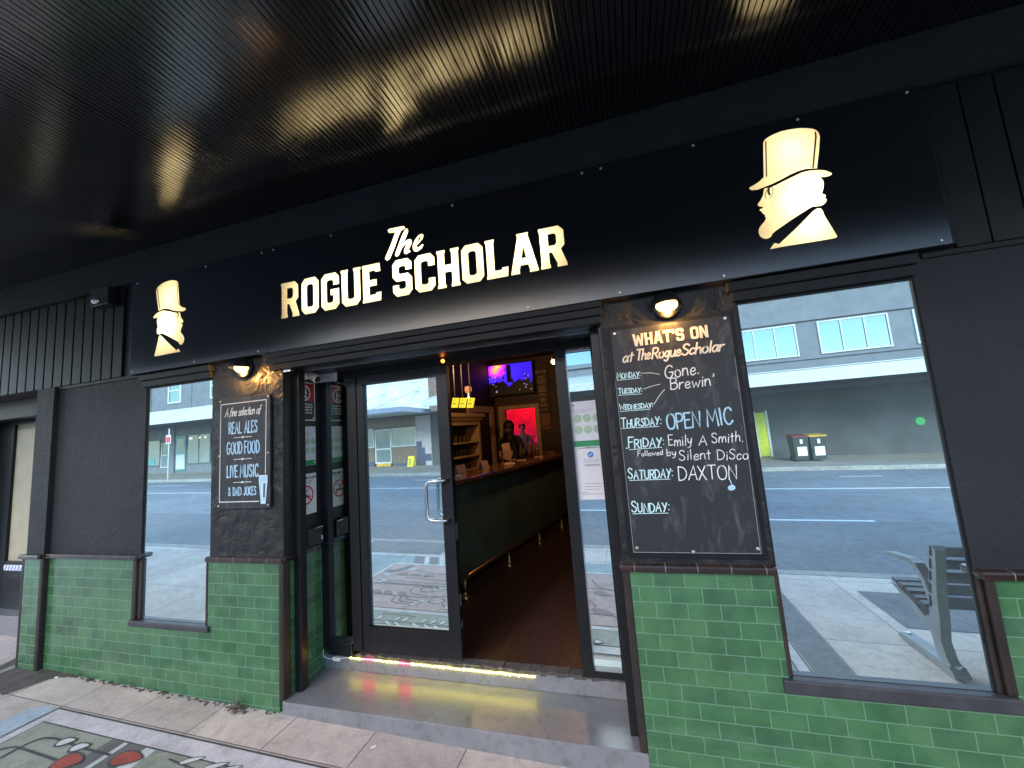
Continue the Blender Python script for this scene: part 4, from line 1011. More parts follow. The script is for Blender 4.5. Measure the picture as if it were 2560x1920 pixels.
# 1 alcohol notice
p = thing('poster', (XP, .21, 1.98), 'red and black no-alcohol-under-18 notice, topmost of three on the entrance side wall', 'poster', 'posters on the entrance side wall')
rbox(MB(), PY0, PY1, 1.984, 2.286, 0).build('sheet', 'ink_white', p)
rbox(MB(), PY0 + .008, PY1 - .008, 2.138, 2.278, 1).build('red_panel', 'poster_red', p)
rbox(MB(), PY0 + .008, PY1 - .008, 1.992, 2.138, 1).build('black_panel', 'poster_black', p)
disc(MB(), .195, 2.200, .062, 2, .052).build('ring', 'ink_white', p); disc(MB(), .195, 2.200, .052, 2).build('ring_fill', 'poster_black', p)
mb = MB()
mb.poly([(rv(3), .200, 2.160), (rv(3), .220, 2.160), (rv(3), .220, 2.205), (rv(3), .214, 2.222), (rv(3), .214, 2.240), (rv(3), .206, 2.240), (rv(3), .206, 2.222), (rv(3), .200, 2.205)])
mb.poly([(rv(3), .165, 2.160), (rv(3), .190, 2.160), (rv(3), .190, 2.164), (rv(3), .180, 2.170), (rv(3), .180, 2.190), (rv(3), .192, 2.205), (rv(3), .190, 2.225), (rv(3), .166, 2.225), (rv(3), .163, 2.205), (rv(3), .175, 2.190), (rv(3), .175, 2.170), (rv(3), .165, 2.164)])
mb.build('bottle_symbol', 'ink_white', p)
mb = MB(); mb.poly([(rv(4), .158, 2.232), (rv(4), .163, 2.238), (rv(4), .233, 2.168), (rv(4), .228, 2.162)]); mb.build('slash', 'poster_black', p)
rtext('WARNING', .135, 2.264, .014, 'ink_white', p, 2)
for i, s in enumerate(['Alcohol cannot be', 'sold or supplied to', 'persons under 18,', "it's against the law."]): rtext(s, PY0 + .012, 2.106 - i * .022, .0225, 'ink_white', p, 2, .0004, .88)
disc(MB(), .287, 2.005, .007, 2).build('crest', 'ink_white', p)
# 2 hygiene notice
p = thing('poster', (XP, .21, 1.64), 'white and green hygiene advice notice, middle of three on the entrance side wall', 'poster', 'posters on the entrance side wall')
rbox(MB(), PY0, PY1, 1.640, 1.938, 0).build('sheet', 'paper', p)
rbox(MB(), PY0 + .004, PY1 - .004, 1.642, 1.678, 1).build('green_band', 'poster_green', p)
mb = MB(); m2 = MB()
for cy in (.165, .222, .279):
    for cz in (1.822, 1.752): disc(m2, cy, cz, .0225, 1, .020); disc(mb, cy, cz, .020, 1)
mb.build('picture_disc', 'poster_mint', p); m2.build('picture_ring', 'poster_ring', p)
for i, s in enumerate(['We are keeping everyone', 'here safe and well']): rtext(s, PY0 + .03, 1.878 - i * .014, .0125, 'ink_grey', p, 1)
disc(MB(), .291, 1.660, .008, 2).build('crest', 'ink_white', p)
# 3 no smoking
p = thing('poster', (XP, .21, 1.275), 'white no smoking notice with red barred cigarette, lowest of three on the entrance side wall', 'poster', 'posters on the entrance side wall')
rbox(MB(), PY0, PY1, 1.275, 1.577, 0).build('sheet', 'paper_white', p)
rtext('NO SMOKING', PY0 + .006, 1.536, .030, 'ink', p, 2, .0006, 1.02)
for i, s in enumerate(['WITHIN 4 METRES OF', 'AN ENTRY OR EXIT']): rtext(s, PY0 + .012, 1.517 - i * .017, .0148, 'ink', p, 2)
disc(MB(), .205, 1.418, .072, 2, .060).build('ring', 'ban_red', p)
mb = MB(); mb.poly([(rv(2), .150, 1.400), (rv(2), .232, 1.400), (rv(2), .232, 1.413), (rv(2), .150, 1.413)]); mb.build('cigarette', 'ink', p)
mb = MB(); mb.poly([(rv(2), .236, 1.400), (rv(2), .248, 1.400), (rv(2), .248, 1.413), (rv(2), .236, 1.413)])
for cy, cz, r_s in ((.208, 1.440, .014), (.226, 1.450, .016)): disc(mb, cy, cz, r_s, 2, r_s - .004, 18, -.6, 4.4)
mb.build('smoke', 'ink', p)
mb = MB(); mb.poly([(rv(4), .158, 1.456), (rv(4), .166, 1.464), (rv(4), .252, 1.380), (rv(4), .244, 1.372)]); mb.build('slash', 'ban_red', p)
for i, s in enumerate(['Penalties may apply', 'Thank you']): rtext(s, PY0 + .03, 1.325 - i * .012, .010, 'ink_grey', p, 1)
disc(MB(), PY0 + .03, 1.290, .008, 2).build('crest', 'ink_grey', p)
# paper strip on the head of the left sidelight
p = thing('notice_strip', (-2.31, .35, 2.29), 'small white paper strip of fine print above the left sidelight', 'notice')
MB().poly([(-2.403, .3475, 2.296), (-2.216, .3475, 2.290), (-2.214, .3475, 2.376), (-2.402, .3475, 2.372)]).build('sheet', 'paper', p)
for s, x, z in [('Please have your licence ready for staff', -2.392, 2.356), ('Thank you, the management', -2.392, 2.330), ('Minors must be with a parent', -2.352, 2.303)]:
    font_text(s, .0098, lambda a, b, c, x=x, z=z: Vector((x + a, .3465, z + b)), 'text', 'ink', p).build('text', 'ink', p)
# notices on the right sidelight
GYP = .383
def gbox(x0, x1, z0, z1, k): return MB().poly([(x0, GYP - .0008 * k, z0), (x1, GYP - .0008 * k, z0), (x1, GYP - .0008 * k, z1), (x0, GYP - .0008 * k, z1)])
def gdisc(mb, cx, cz, r, k, rin=0, n=24, cut=-.1955):
    cl = lambda x: min(x, cut)
    if rin:
        for i in range(n):
            t0 = 2 * math.pi * i / n; t1 = 2 * math.pi * (i + 1) / n
            q = [(cl(cx + a * math.cos(t)), GYP - .0008 * k, cz + a * math.sin(t)) for a, t in ((rin, t0), (r, t0), (r, t1), (rin, t1))]
            if len(set((round(v[0], 5), round(v[2], 5)) for v in q)) == 4 and cx + rin * math.cos(t0) < cut: mb.poly(q)
    else:
        mb.poly([(cl(cx + r * math.cos(2 * math.pi * i / n)), GYP - .0008 * k, cz + r * math.sin(2 * math.pi * i / n)) for i in range(n)])
p = thing('poster', (-.27, GYP, 1.64), 'white advice notice with green discs on the right sidelight', 'poster', 'notices on the right sidelight')
gbox(-.365, -.1955, 1.642, 1.948, 1).build('sheet', 'paper', p); gbox(-.363, -.1957, 1.646, 1.685, 2).build('green_band', 'poster_green', p)
mb = MB(); m2 = MB()
for cx in (-.325, -.262, -.199):
    for cz in (1.833, 1.757): gdisc(mb, cx, cz, .0245, 2); gdisc(m2, cx, cz, .0265, 2, .0245)
mb.build('picture_disc', 'poster_mint', p); m2.build('picture_ring', 'poster_ring', p)
for s, z in (('We are keeping everyone', 1.888), ('here safe, so please help', 1.874)):
    font_text(s, .0128, lambda a, b, c, z=z: Vector((-.358 + a, GYP - .0018, z + b)), 'text', 'ink_grey', p).build('text', 'ink_grey', p)
mb = MB(); gdisc(mb, -.345, 1.925, .008, 2); mb.build('crest', 'ink_grey', p)
p = thing('poster', (-.27, GYP, 1.30), 'white check-in notice with a blue round badge on the right sidelight', 'poster', 'notices on the right sidelight')
gbox(-.365, -.1955, 1.302, 1.632, 1).build('sheet', 'paper', p)
mb = MB(); gdisc(mb, -.262, 1.592, .0195, 2); mb.build('badge', 'app_blue', p)
mb = MB(); ribbon(mb, [(-.270, 1.592), (-.264, 1.586), (-.254, 1.598)], .004, GYP - .0026); mb.build('tick', 'ink_white', p, fixn=False)
for s, z in (('Please check in before', 1.555), ('entering our premises', 1.543)):
    font_text(s, .0112, lambda a, b, c, z=z: Vector((-.312 + a, GYP - .0018, z + b)), 'text', 'ink_grey', p).build('text', 'ink_grey', p)
mb = MB()
for x0, x1, z in ((-.302, -.205, 1.527), (-.308, -.205, 1.521), (-.315, -.205, 1.405), (-.315, -.205, 1.386), (-.315, -.225, 1.368), (-.342, -.300, 1.350), (-.342, -.205, 1.338)): ribbon(mb, [(x0, z), (x1, z)], .0032, GYP - .002)
mb.build('fine_print', 'ink_grey', p, fixn=False)

# ------------------------------------------------------------------ small fittings round the entrance
ca = thing('security_camera', (-2.39, .22, 2.35), 'white bullet security camera under the entrance head', 'camera')
MB().lathe([(.030, 0), (.030, .022), (.022, .034)], (-2.399, .205, 2.332), (1, 0, 0), 18).build('mount', 'white_plastic', ca, smooth=True)
ax = Vector((.86, -.12, -.48)).normalized()
MB().tube([(-2.372, .205, 2.332), (-2.352, .200, 2.328)], .014).build('arm', 'white_plastic', ca, smooth=True)
c0 = Vector((-2.372, .222, 2.348))
MB().lathe([(.020, 0), (.028, .010), (.031, .03), (.033, .105), (.031, .108)], c0, ax, 20).build('housing', 'white_plastic', ca, smooth=True)
MB().lathe([(.027, 0), (.027, .003)], c0 + ax * .106, ax, 20).lathe([(.010, 0), (.006, .004)], c0 + ax * .109, ax, 14).build('lens', 'rubber', ca)
kb = thing('lock_box', (-2.37, .25, 1.04), 'black plastic bolt box on the entrance side wall above the tiles', 'lock box')
MB().box(-2.399, -2.345, .165, .312, 1.045, 1.178, bev=.008).build('body', 'rubber', kb)
MB().box(-2.3452, -2.339, .235, .306, 1.165, 1.172).build('lid_edge', 'alloy', kb)
MB().sphere((-2.343, .300, 1.095), .006).sphere((-2.343, .300, 1.078), .006).build('button', 'ink_white', kb)
am = thing('amber_lamp', (-1.27, .35, 2.33), 'small amber indicator lamp over the right top corner of the glazed door', 'lamp')
MB().lathe([(.022, 0), (.022, .006), (.016, .010)], (-1.268, .349, 2.336), (0, -1, 0), 16).build('base', 'black_frame', am)
MB().sphere((-1.268, .335, 2.336), .014).build('bulb', 'amber_glow', am, smooth=True)
# LED strip on the riser of the upper step
led = thing('led_strip', (-1.5, .36, .2), 'yellow and red LED light strip stuck along the top step', 'light strip')
def ledseg(x0, x1, mat):
    mb = MB(); n = max(2, int((x1 - x0) / .03)); pts = [(x0 + (x1 - x0) * i / n, .3635, .2035 - .006 * ((x0 + (x1 - x0) * i / n + 2.2) / 1.5) + random.uniform(-.0015, .0015)) for i in range(n + 1)]
    mb.tube(pts, .0022, 6)
    for i in range(n):
        q = pts[i]; mb.sphere((q[0] + .012, q[1] - .003, q[2] + random.uniform(-.003, .002)), random.uniform(.0030, .0058), (1.3, 1, 1), 8, 6)
    return mb.build('lit_section', mat, led)
for x0, x1, mt in [(-2.17, -2.06, 'led_yellow'), (-2.055, -1.965, 'led_red'), (-1.96, -1.76, 'led_yellow'), (-1.755, -1.66, 'led_red'), (-1.655, -.75, 'led_yellow')]: ledseg(x0, x1, mt)
MB().box(-2.31, -2.245, .345, .365, .178, .205, bev=.003).build('controller', 'white_plastic', led)
MB().tube([(-2.395, .352, .245), (-2.39, .345, .205), (-2.35, .348, .190), (-2.31, .352, .192)], .0035, 8).tube([(-2.245, .352, .194), (-2.20, .355, .205), (-2.17, .36, .203)], .003, 8).build('wire', 'white_plastic', led, smooth=True)
# floodlight box on the cladding
fl = thing('dome_light', (-4.3, 0, 3.18), 'small round dome light high on the ribbed cladding at left', 'light fitting')
MB().box(-4.40, -4.18, -.10, -.022, 3.13, 3.288, bev=.01).build('housing', 'black_frame', fl)
MB().sphere((-4.31, -.105, 3.17), .04, (1, .8, .7)).build('dome', 'alloy', fl, smooth=True)
# litter at the wall
lf = MB(); rr = random.Random(5)
for i in range(70):
    a = rr.uniform(0, 6.28); q = Vector((-2.76 + rr.gauss(0, .035), -.055 + rr.gauss(0, .018), gz(-2.76) + .004 + abs(rr.gauss(0, .016))))
    u = Vector((math.cos(a), math.sin(a), rr.uniform(-.5, .5))) * .012; v = Vector((-math.sin(a), math.cos(a), rr.uniform(-.6, .6))) * .007
    lf.poly([q - u, q + v, q + u, q - v])
tag(rebase(lf.build('leaf_clump', 'dry_leaf', fixn=False), (-2.76, -.055, gz(-2.76))), 'clump of dry leaves at the wall foot left of the step', 'dry leaves')
gr = MB()
for i in range(190):
    x = rr.uniform(-5.1, -2.45); q = Vector((x, -.016 - abs(rr.gauss(0, .018)), gz(x) + .003)); s_ = abs(rr.gauss(.003, .003)) + .0015
    gr.obox(q, (math.cos(i), math.sin(i), .2), (-math.sin(i), math.cos(i), 0), (0, 0, 1), s_, s_ * .7, s_ * .5)
g_ = tag(gr.build('wall_foot_grit', 'tar'), 'pale grit and crumbs along the foot of the green tiles', 'grit'); g_['kind'] = 'stuff'
for i, (x, y, a, lb) in enumerate([(-4.62, -.07, .3, 'white cigarette butt on the slabs near the left end of the tiles'), (-2.74, -.1, 1.6, 'white cigarette butt beside the clump of dry leaves'), (-1.62, -.13, .8, 'white paper scrap on the slab below the middle of the step')]):
    dx, dy_ = math.cos(a) * .014, math.sin(a) * .014
    o = MB().tube([(x - dx, y - dy_, gz(x) + .006), (x + dx, y + dy_, gz(x) + .006)], .0042, 8).build('cigarette_butt' if i < 2 else 'paper_scrap', 'paper_white')
    tag(rebase(o, (x, y, gz(x))), lb, 'litter')

# ------------------------------------------------------------------ neighbouring doorway at the far left
nd = thing('side_door', (-6.4, .4, gz(-6.4)), 'dark recessed door with a tall frosted cream pane at the far left', 'door')
MB().box(-9.5, -6.95, .28, .5, -.3, 2.49).box(-5.95, -5.2, .43, .6, -.3, 2.49).box(-6.95, -5.95, .43, .6, 2.40, 2.60).build('surround', 'render', nd)
fr = MB().box(-6.95, -6.62, .42, .48, .32, 2.40, bev=.003).box(-6.16, -5.95, .42, .48, .32, 2.40, bev=.003).box(-6.62, -6.16, .421, .48, 2.27, 2.40).box(-6.62, -6.16, .421, .48, .32, .80).build('door_leaf', 'black_frame', nd)
MB().box(-6.62, -6.16, .445, .455, .80, 2.27).build('pane', 'door_glass_cream', nd)
MB().box(-6.60, -6.17, .41, .425, .712, .765).build('letter_plate', 'paper_white', nd)
tx = MB(); 
for i in range(7): ribbon(tx, [(-6.57 + i * .055, .722), (-6.55 + i * .055, .755)], .014, .4085)
tx.build('letter_plate_print', 'app_blue', nd, fixn=False)
MB().box(-6.56, -6.22, .412, .422, .50, .64, bev=.004).build('lower_panel', 'black_trim', nd)
MB().tube([(-6.02, .42, 1.18), (-6.02, .37, 1.18), (-6.02, .37, 1.10), (-6.02, .42, 1.10)], .010).build('door_knob', 'alloy', nd)
MB().box(-9.5, -5.21, .30, .5, -.35, .315, bev=.006).build('doorstep', 'step', nd)
MB().box(-9.5, -5.21, -.3, .30, -.35, gz(-5.2) + .006).build('porch_floor', 'kerb', nd)

# ================================================================== BAR INTERIOR
bdv = Vector((.187, 1, 0)).normalized(); bnv = Vector((bdv.y, -bdv.x, 0))
def bp(y, off=0): return Vector((-1.80 + .187 * (y - 1.62), y, 0)) + bnv * off
bar = thing('bar_counter', (-1.6, 3, .233), 'long bar with a polished timber top and dark green front inside the doorway', 'bar')
m_ = bp(3.1, -.20); MB().obox((m_.x, m_.y, .78), bnv, bdv, (0, 0, 1), .20, 2.35, .50).build('front', 'bar_front', bar)
m_ = bp(3.1, -.18); MB().obox((m_.x, m_.y, 1.30), bnv, bdv, (0, 0, 1), .265, 2.40, .022, bev=.006).build('counter_top', 'counter_wood', bar)
m_ = bp(3.1, -.22); MB().obox((m_.x, m_.y, .255), bnv, bdv, (0, 0, 1), .20, 2.35, .025).build('kickboard', 'rubber', bar)
fr_ = thing('foot_rail', (-1.5, 2.3, .233), 'brass foot rail on three stanchions along the bar front', 'foot rail')
o_ = .165
pts = [tuple(bp(1.43, o_) + Vector((0, 0, .235))), tuple(bp(1.43, o_) + Vector((0, 0, .37))), tuple(bp(1.45, o_) + Vector((0, 0, .40))), tuple(bp(1.50, o_) + Vector((0, 0, .412))), tuple(bp(5.2, o_) + Vector((0, 0, .412)))]
MB().tube(pts, .021, 12).build('rail', 'brass', fr_, smooth=True)
for y in (1.43, 2.34, 3.23, 4.1):
    q = bp(y, o_); MB().lathe([(.055, 0), (.055, .008), (.03, .03), (.016, .06), (.016, .17)], (q.x, q.y, .234), (0, 0, 1), 16).build('stanchion', 'brass', fr_, smooth=True)
# folded menu cards on the bar
def tent_card(x, y, a, label):
    c_ = thing('menu_card', (x, y, 1.322), label, 'menu card', 'folded menu cards on the bar')
    ca_, sa_ = math.cos(a), math.sin(a)
    tr = lambda u, v, z: (x + u * ca_ - v * sa_, y + u * sa_ + v * ca_, 1.3225 + z)
    mb = MB()
    mb.prism([tr(-.07, -.04, 0), tr(.07, -.04, 0), tr(.07, -.002, .10), tr(-.07, -.002, .10)], Vector((0, 0, .003)))
    mb.prism([tr(-.07, .04, 0), tr(.07, .04, 0), tr(.07, .002, .10), tr(-.07, .002, .10)], Vector((0, 0, .003)))
    mb.build('card', 'card_pink', c_)
tent_card(-2.02, 2.22, 1.1, 'pale folded menu card on the bar nearest the glazed door')
tent_card(-1.90, 2.72, 1.2, 'pale folded menu card further along the bar')
tag(rebase(MB().box(-1.90, -1.85, 1.80, 1.86, 1.322, 1.345, bev=.004).build('coaster_box', 'paper_white'), (-1.87, 1.83, 1.322)), 'small white box on the near end of the bar', 'box')
for i, (x, y, a) in enumerate([(-1.70, 3.25, .3), (-1.66, 3.75, .25), (-1.52, 4.35, .2)]):
    mb = MB().obox((x, y, 1.3245), (math.cos(a), math.sin(a), 0), (-math.sin(a), math.cos(a), 0), (0, 0, 1), .075, .15, .0015)
    tag(rebase(mb.build('paper_menu', 'card_pink'), (x, y, 1.323)), ['flat paper menu on the bar in front of the woman', 'flat paper menu on the bar beside the beer jugs', 'flat paper menu at the far end of the bar'][i], 'menu')
# bottles and glasses clustered by the taps
rr = random.Random(11)
def bottle(x, y, h, r, label, cat='bottle'):
    mb = MB().lathe([(r, 0), (r, h * .55), (r * .85, h * .65), (r * .38, h * .78), (r * .36, h * .97), (r * .42, h)], (x, y, 1.323), (0, 0, 1), 14)
    tag(rebase(mb.build('bottle', 'clear_glass_bottle', smooth=True), (x, y, 1.323)), label, cat, 'bottles on the bar beside the woman')
for i in range(7): bottle(-1.86 + .048 * i, 4.5 + .08 * (i % 3), rr.uniform(.18, .30), .032, 'amber glass bottle in the cluster on the bar right of the woman')
jar = thing('flyer_holder', (-1.92, 4.0, 1.322), 'clear holder stuffed with paper flyers on the bar in front of the woman', 'flyer holder')
MB().box(-2.02, -1.88, 3.95, 4.02, 1.322, 1.42, bev=.004).build('holder', 'clear_glass_bottle', jar)
MB().obox((-1.965, 3.98, 1.50), (1, .2, .15), (-.2, 1, 0), (-.15, 0, 1), .065, .002, .10).build('flyer', 'card_pink', jar)
MB().obox((-1.935, 3.93, 1.41), (1, .2, -.35), (-.2, 1, 0), (.35, 0, 1), .07, .002, .08).build('flyer', 'cream_wood', jar)
tag(rebase(MB().obox((-1.48, 5.1, 1.345), (1, .1, 0), (-.1, 1, 0), (0, 0, 1), .11, .06, .022, bev=.004).build('wooden_tray', 'counter_wood'), (-1.48, 5.1, 1.323)), 'low wooden tray at the far end of the bar', 'tray')
# shelf unit behind the bar
su = thing('shelf_unit', (-3.0, 4.7, .233), 'cream painted shelf unit with open dark shelves behind the bar', 'shelf unit')
sdv = Vector((.187, 1, 0)).normalized(); snv = Vector((sdv.y, -sdv.x, 0)); sc0 = Vector((-3.10, 4.72, 0))
def sbx(mb, u0, u1, v0, v1, z0, z1, bev=.003):
    q = sc0 + sdv * ((u0 + u1) / 2) + snv * ((v0 + v1) / 2)
    mb.obox((q.x, q.y, (z0 + z1) / 2), sdv, snv, (0, 0, 1), (u1 - u0) / 2, (v1 - v0) / 2, (z1 - z0) / 2, bev); return mb
mb = MB(); sbx(mb, -.52, -.46, -.28, .14, .24, 2.06); sbx(mb, .46, .52, -.28, .14, .24, 2.06); sbx(mb, -.46, .46, -.28, .14, 1.97, 2.06); sbx(mb, -.46, .46, -.28, .14, .24, .40)
mb.build('carcass', 'cream_wood', su)
mb = MB(); sbx(mb, -.56, .56, -.29, .18, 2.061, 2.12); sbx(mb, -.60, .60, -.29, .22, 2.121, 2.19); mb.build('cornice', 'cream_wood', su)
for z in (.8, 1.10, 1.36, 1.62, 1.80): 
    if z != 1.80: sbx(MB(), -.46, .46, -.26, .13, z, z + .03).build('shelf', 'cream_wood', su)
sbx(MB(), -.46, .46, -.30, -.281, .24, 2.06, 0).build('back_board', 'shelf_dark', su)
for z in (1.131, 1.391, 1.651):
    for k in range(6):
        q = sc0 + sdv * (-.36 + .14 * k) + snv * (-.05)
        mb = MB().lathe([(.03, 0), (.036, .10), (.036, .12)], (q.x, q.y, z), (0, 0, 1), 12)
        tag(rebase(mb.build('beer_glass', 'clear_glass_bottle', smooth=True), (q.x, q.y, z)), 'beer glass standing on %s shelf of the cream unit' % {1.131: 'the lowest visible', 1.391: 'the middle', 1.651: 'the topmost open'}[z], 'glass', 'beer glasses on the shelf unit')
# lit yellow tap signs
for i in range(3):
    y = 3.2; x0 = -2.55 + i * .125; z0 = 2.21 - i * .012; L = thing('tap_sign', (x0, y, z0), ['leftmost slanted yellow lit beer sign above the bar', 'middle slanted yellow lit beer sign above the bar', 'rightmost slanted yellow lit beer sign above the bar'][i], 'lit sign', 'yellow beer signs')
    MB().prism([(x0, y, z0), (x0 + .095, y, z0 - .008), (x0 + .135, y, z0 + .135), (x0 + .035, y, z0 + .145)], (0, .03, 0)).build('panel', 'tap_glow', L)
    mb = MB(); ribbon(mb, [(x0 + .064, z0 + .092), (x0 + .072, z0 + .122)], .008, y - .001); ribbon(mb, [(x0 + .03, z0 + .055), (x0 + .085, z0 + .052)], .012, y - .001); mb.build('print', 'ink', L, fixn=False)
    MB().box(x0 + .06, x0 + .075, y + .01, y + .025, z0 + .14, 3.45).build('hanger', 'rubber', L)
gb = thing('goblet_light', (-2.42, 3.6, 2.36), 'glowing orange goblet ornament above the yellow beer signs', 'ornament')
MB().lathe([(.03, 0), (.028, .006), (.006, .02), (.005, .075)], (-2.42, 3.6, 2.365), (0, 0, 1), 14).build('stem', 'bulb_glow', gb, smooth=True)
emit('goblet_glow', (1, .35, .12), .8)
MB().lathe([(.006, .075), (.04, .09), (.058, .13), (.052, .175), (.046, .19)], (-2.42, 3.6, 2.365), (0, 0, 1), 16).build('bowl', 'goblet_glow', gb, smooth=True)
MB().box(-2.50, -2.34, 3.56, 3.64, 2.345, 2.364).build('ledge', 'int_dark', gb)
# television
tv = thing('television', (-2.6, 6.3, 2.62), 'large wall television showing a blue and pink concert crowd', 'television')
MB().box(-3.22, -1.94, 6.30, 6.36, 2.61, 3.34, bev=.006).build('case', 'rubber', tv)
MB().poly([(-3.20, 6.297, 2.63), (-1.96, 6.297, 2.63), (-1.96, 6.297, 3.32), (-3.20, 6.297, 3.32)]).build('screen', 'tv', tv)
mb = MB()
for i in range(44):
    x = rr.uniform(-3.15, -2.0); z = rr.uniform(2.66, 3.05); a = rr.uniform(0, 3); s_ = rr.uniform(.008, .03)
    if -2.75 < x < -2.3 and z < 2.95: continue
    ribbon(mb, [(x, z), (x + s_ * math.cos(a), z + s_ * math.sin(a))], .010, 6.2955)
emit('tv_spark', (.75, .55, 1), 1.0); mb.build('crowd_sparkle', 'tv_spark', tv, fixn=False)
mb = MB(); mb.poly([(-2.56, 6.294, 2.9), (-2.45, 6.294, 2.9), (-2.45, 6.294, 3.31), (-2.56, 6.294, 3.31)]); mb.build('stage_column', 'rubber', tv)
mb = MB(); hand(mb, 'A', -3.17, -3.06, 2.70, .12, .016, 6.2935, -.3); ribbon(mb, [(-3.14, 2.66), (-3.04, 2.65)], .02, 6.2935); emit('tv_white', (.9, .9, 1), 1.0); mb.build('corner_mark', 'tv_white', tv, fixn=False)
MB().tube([(-2.5, 6.36, 3.0), (-2.5, 6.5, 3.0)], .03).build('bracket', 'rubber', tv)
# beer list board on the back wall
bl = thing('beer_list', (-1.78, 6.48, 2.1), 'narrow brown board with a hand-lettered beer list right of the television', 'menu board')
MB().box(-1.94, -1.64, 6.46, 6.498, 2.14, 3.28, bev=.003).build('board', 'int_wall', bl)
mb = MB(); hand(mb, 'Beer List', -1.92, -1.68, 3.06, .07, .012, 6.459, .2)
for i, z in enumerate([2.98, 2.95, 2.92, 2.88, 2.85, 2.82, 2.76, 2.73, 2.69, 2.66, 2.63, 2.58, 2.55, 2.48, 2.45, 2.42, 2.38, 2.33, 2.30, 2.22]):
    wd = rr.uniform(.04, .11); ribbon(mb, [(-1.79 - wd, z), (-1.79 + wd * .9, z)], .014, 6.459)
mb.build('lettering', 'cream_wood', bl, fixn=False)
np_ = thing('inner_notice', (-1.8, 6.47, 1.78), 'framed orange notice with a round symbol under the beer list', 'notice')
MB().box(-1.905, -1.68, 6.47, 6.498, 1.79, 2.115).build('frame', 'card_pink', np_)
MB().box(-1.893, -1.692, 6.465, 6.4695, 1.80, 2.105).build('sheet', 'brick_red', np_)
mb = MB(); ring = [(-1.79 + .05 * math.cos(t_), 2.03 + .05 * math.sin(t_)) for t_ in [2 * math.pi * k / 20 for k in range(21)]]; ribbon(mb, ring, .010, 6.463); ribbon(mb, [(-1.80, 2.05), (-1.785, 2.03), (-1.80, 2.01)], .012, 6.463)
for z in (1.94, 1.92, 1.90, 1.88): ribbon(mb, [(-1.86, z), (-1.72, z)], .006, 6.463)
mb.build('print', 'card_pink', np_, fixn=False)
# pendant bulbs
for i, (x, y, z, lb) in enumerate([(-.93, 3.2, 2.72, 'bare pendant bulb hanging inside the right of the doorway'), (-2.6, 3.0, 2.9, 'bare pendant bulb hanging above the bar shelves')]):
    L = thing('pendant_lamp', (x, y, z), lb, 'pendant lamp', 'pendant lamps inside the bar')
    MB().tube([(x, y, z + .06), (x, y, 3.45)], .004, 6).build('cord', 'rubber', L)
    MB().lathe([(.018, .03), (.022, .07), (.008, .09)], (x, y, z), (0, 0, 1), 12).build('socket', 'brass', L)
    MB().sphere((x, y, z), .036).build('bulb', 'bulb_glow', L, smooth=True)
    plight('bulb_light', (x, y, z - .08), 24 if i == 0 else 55, (1, .52, .2), .05, L)
ft = thing('red_flood', (-2.9, 7.4, 3.2), 'red stage light in the back room', 'stage light')
MB().lathe([(.05, 0), (.06, .1)], (-2.9, 7.4, 3.25), (0, 0, 1), 14).build('can', 'rubber', ft)
plight('red_light', (-2.75, 7.7, 3.0), 120, (1, .03, .05), .1, ft)
plight('violet_light', (-3.4, 7.3, 1.0), 40, (.25, .08, 1), .1, ft)

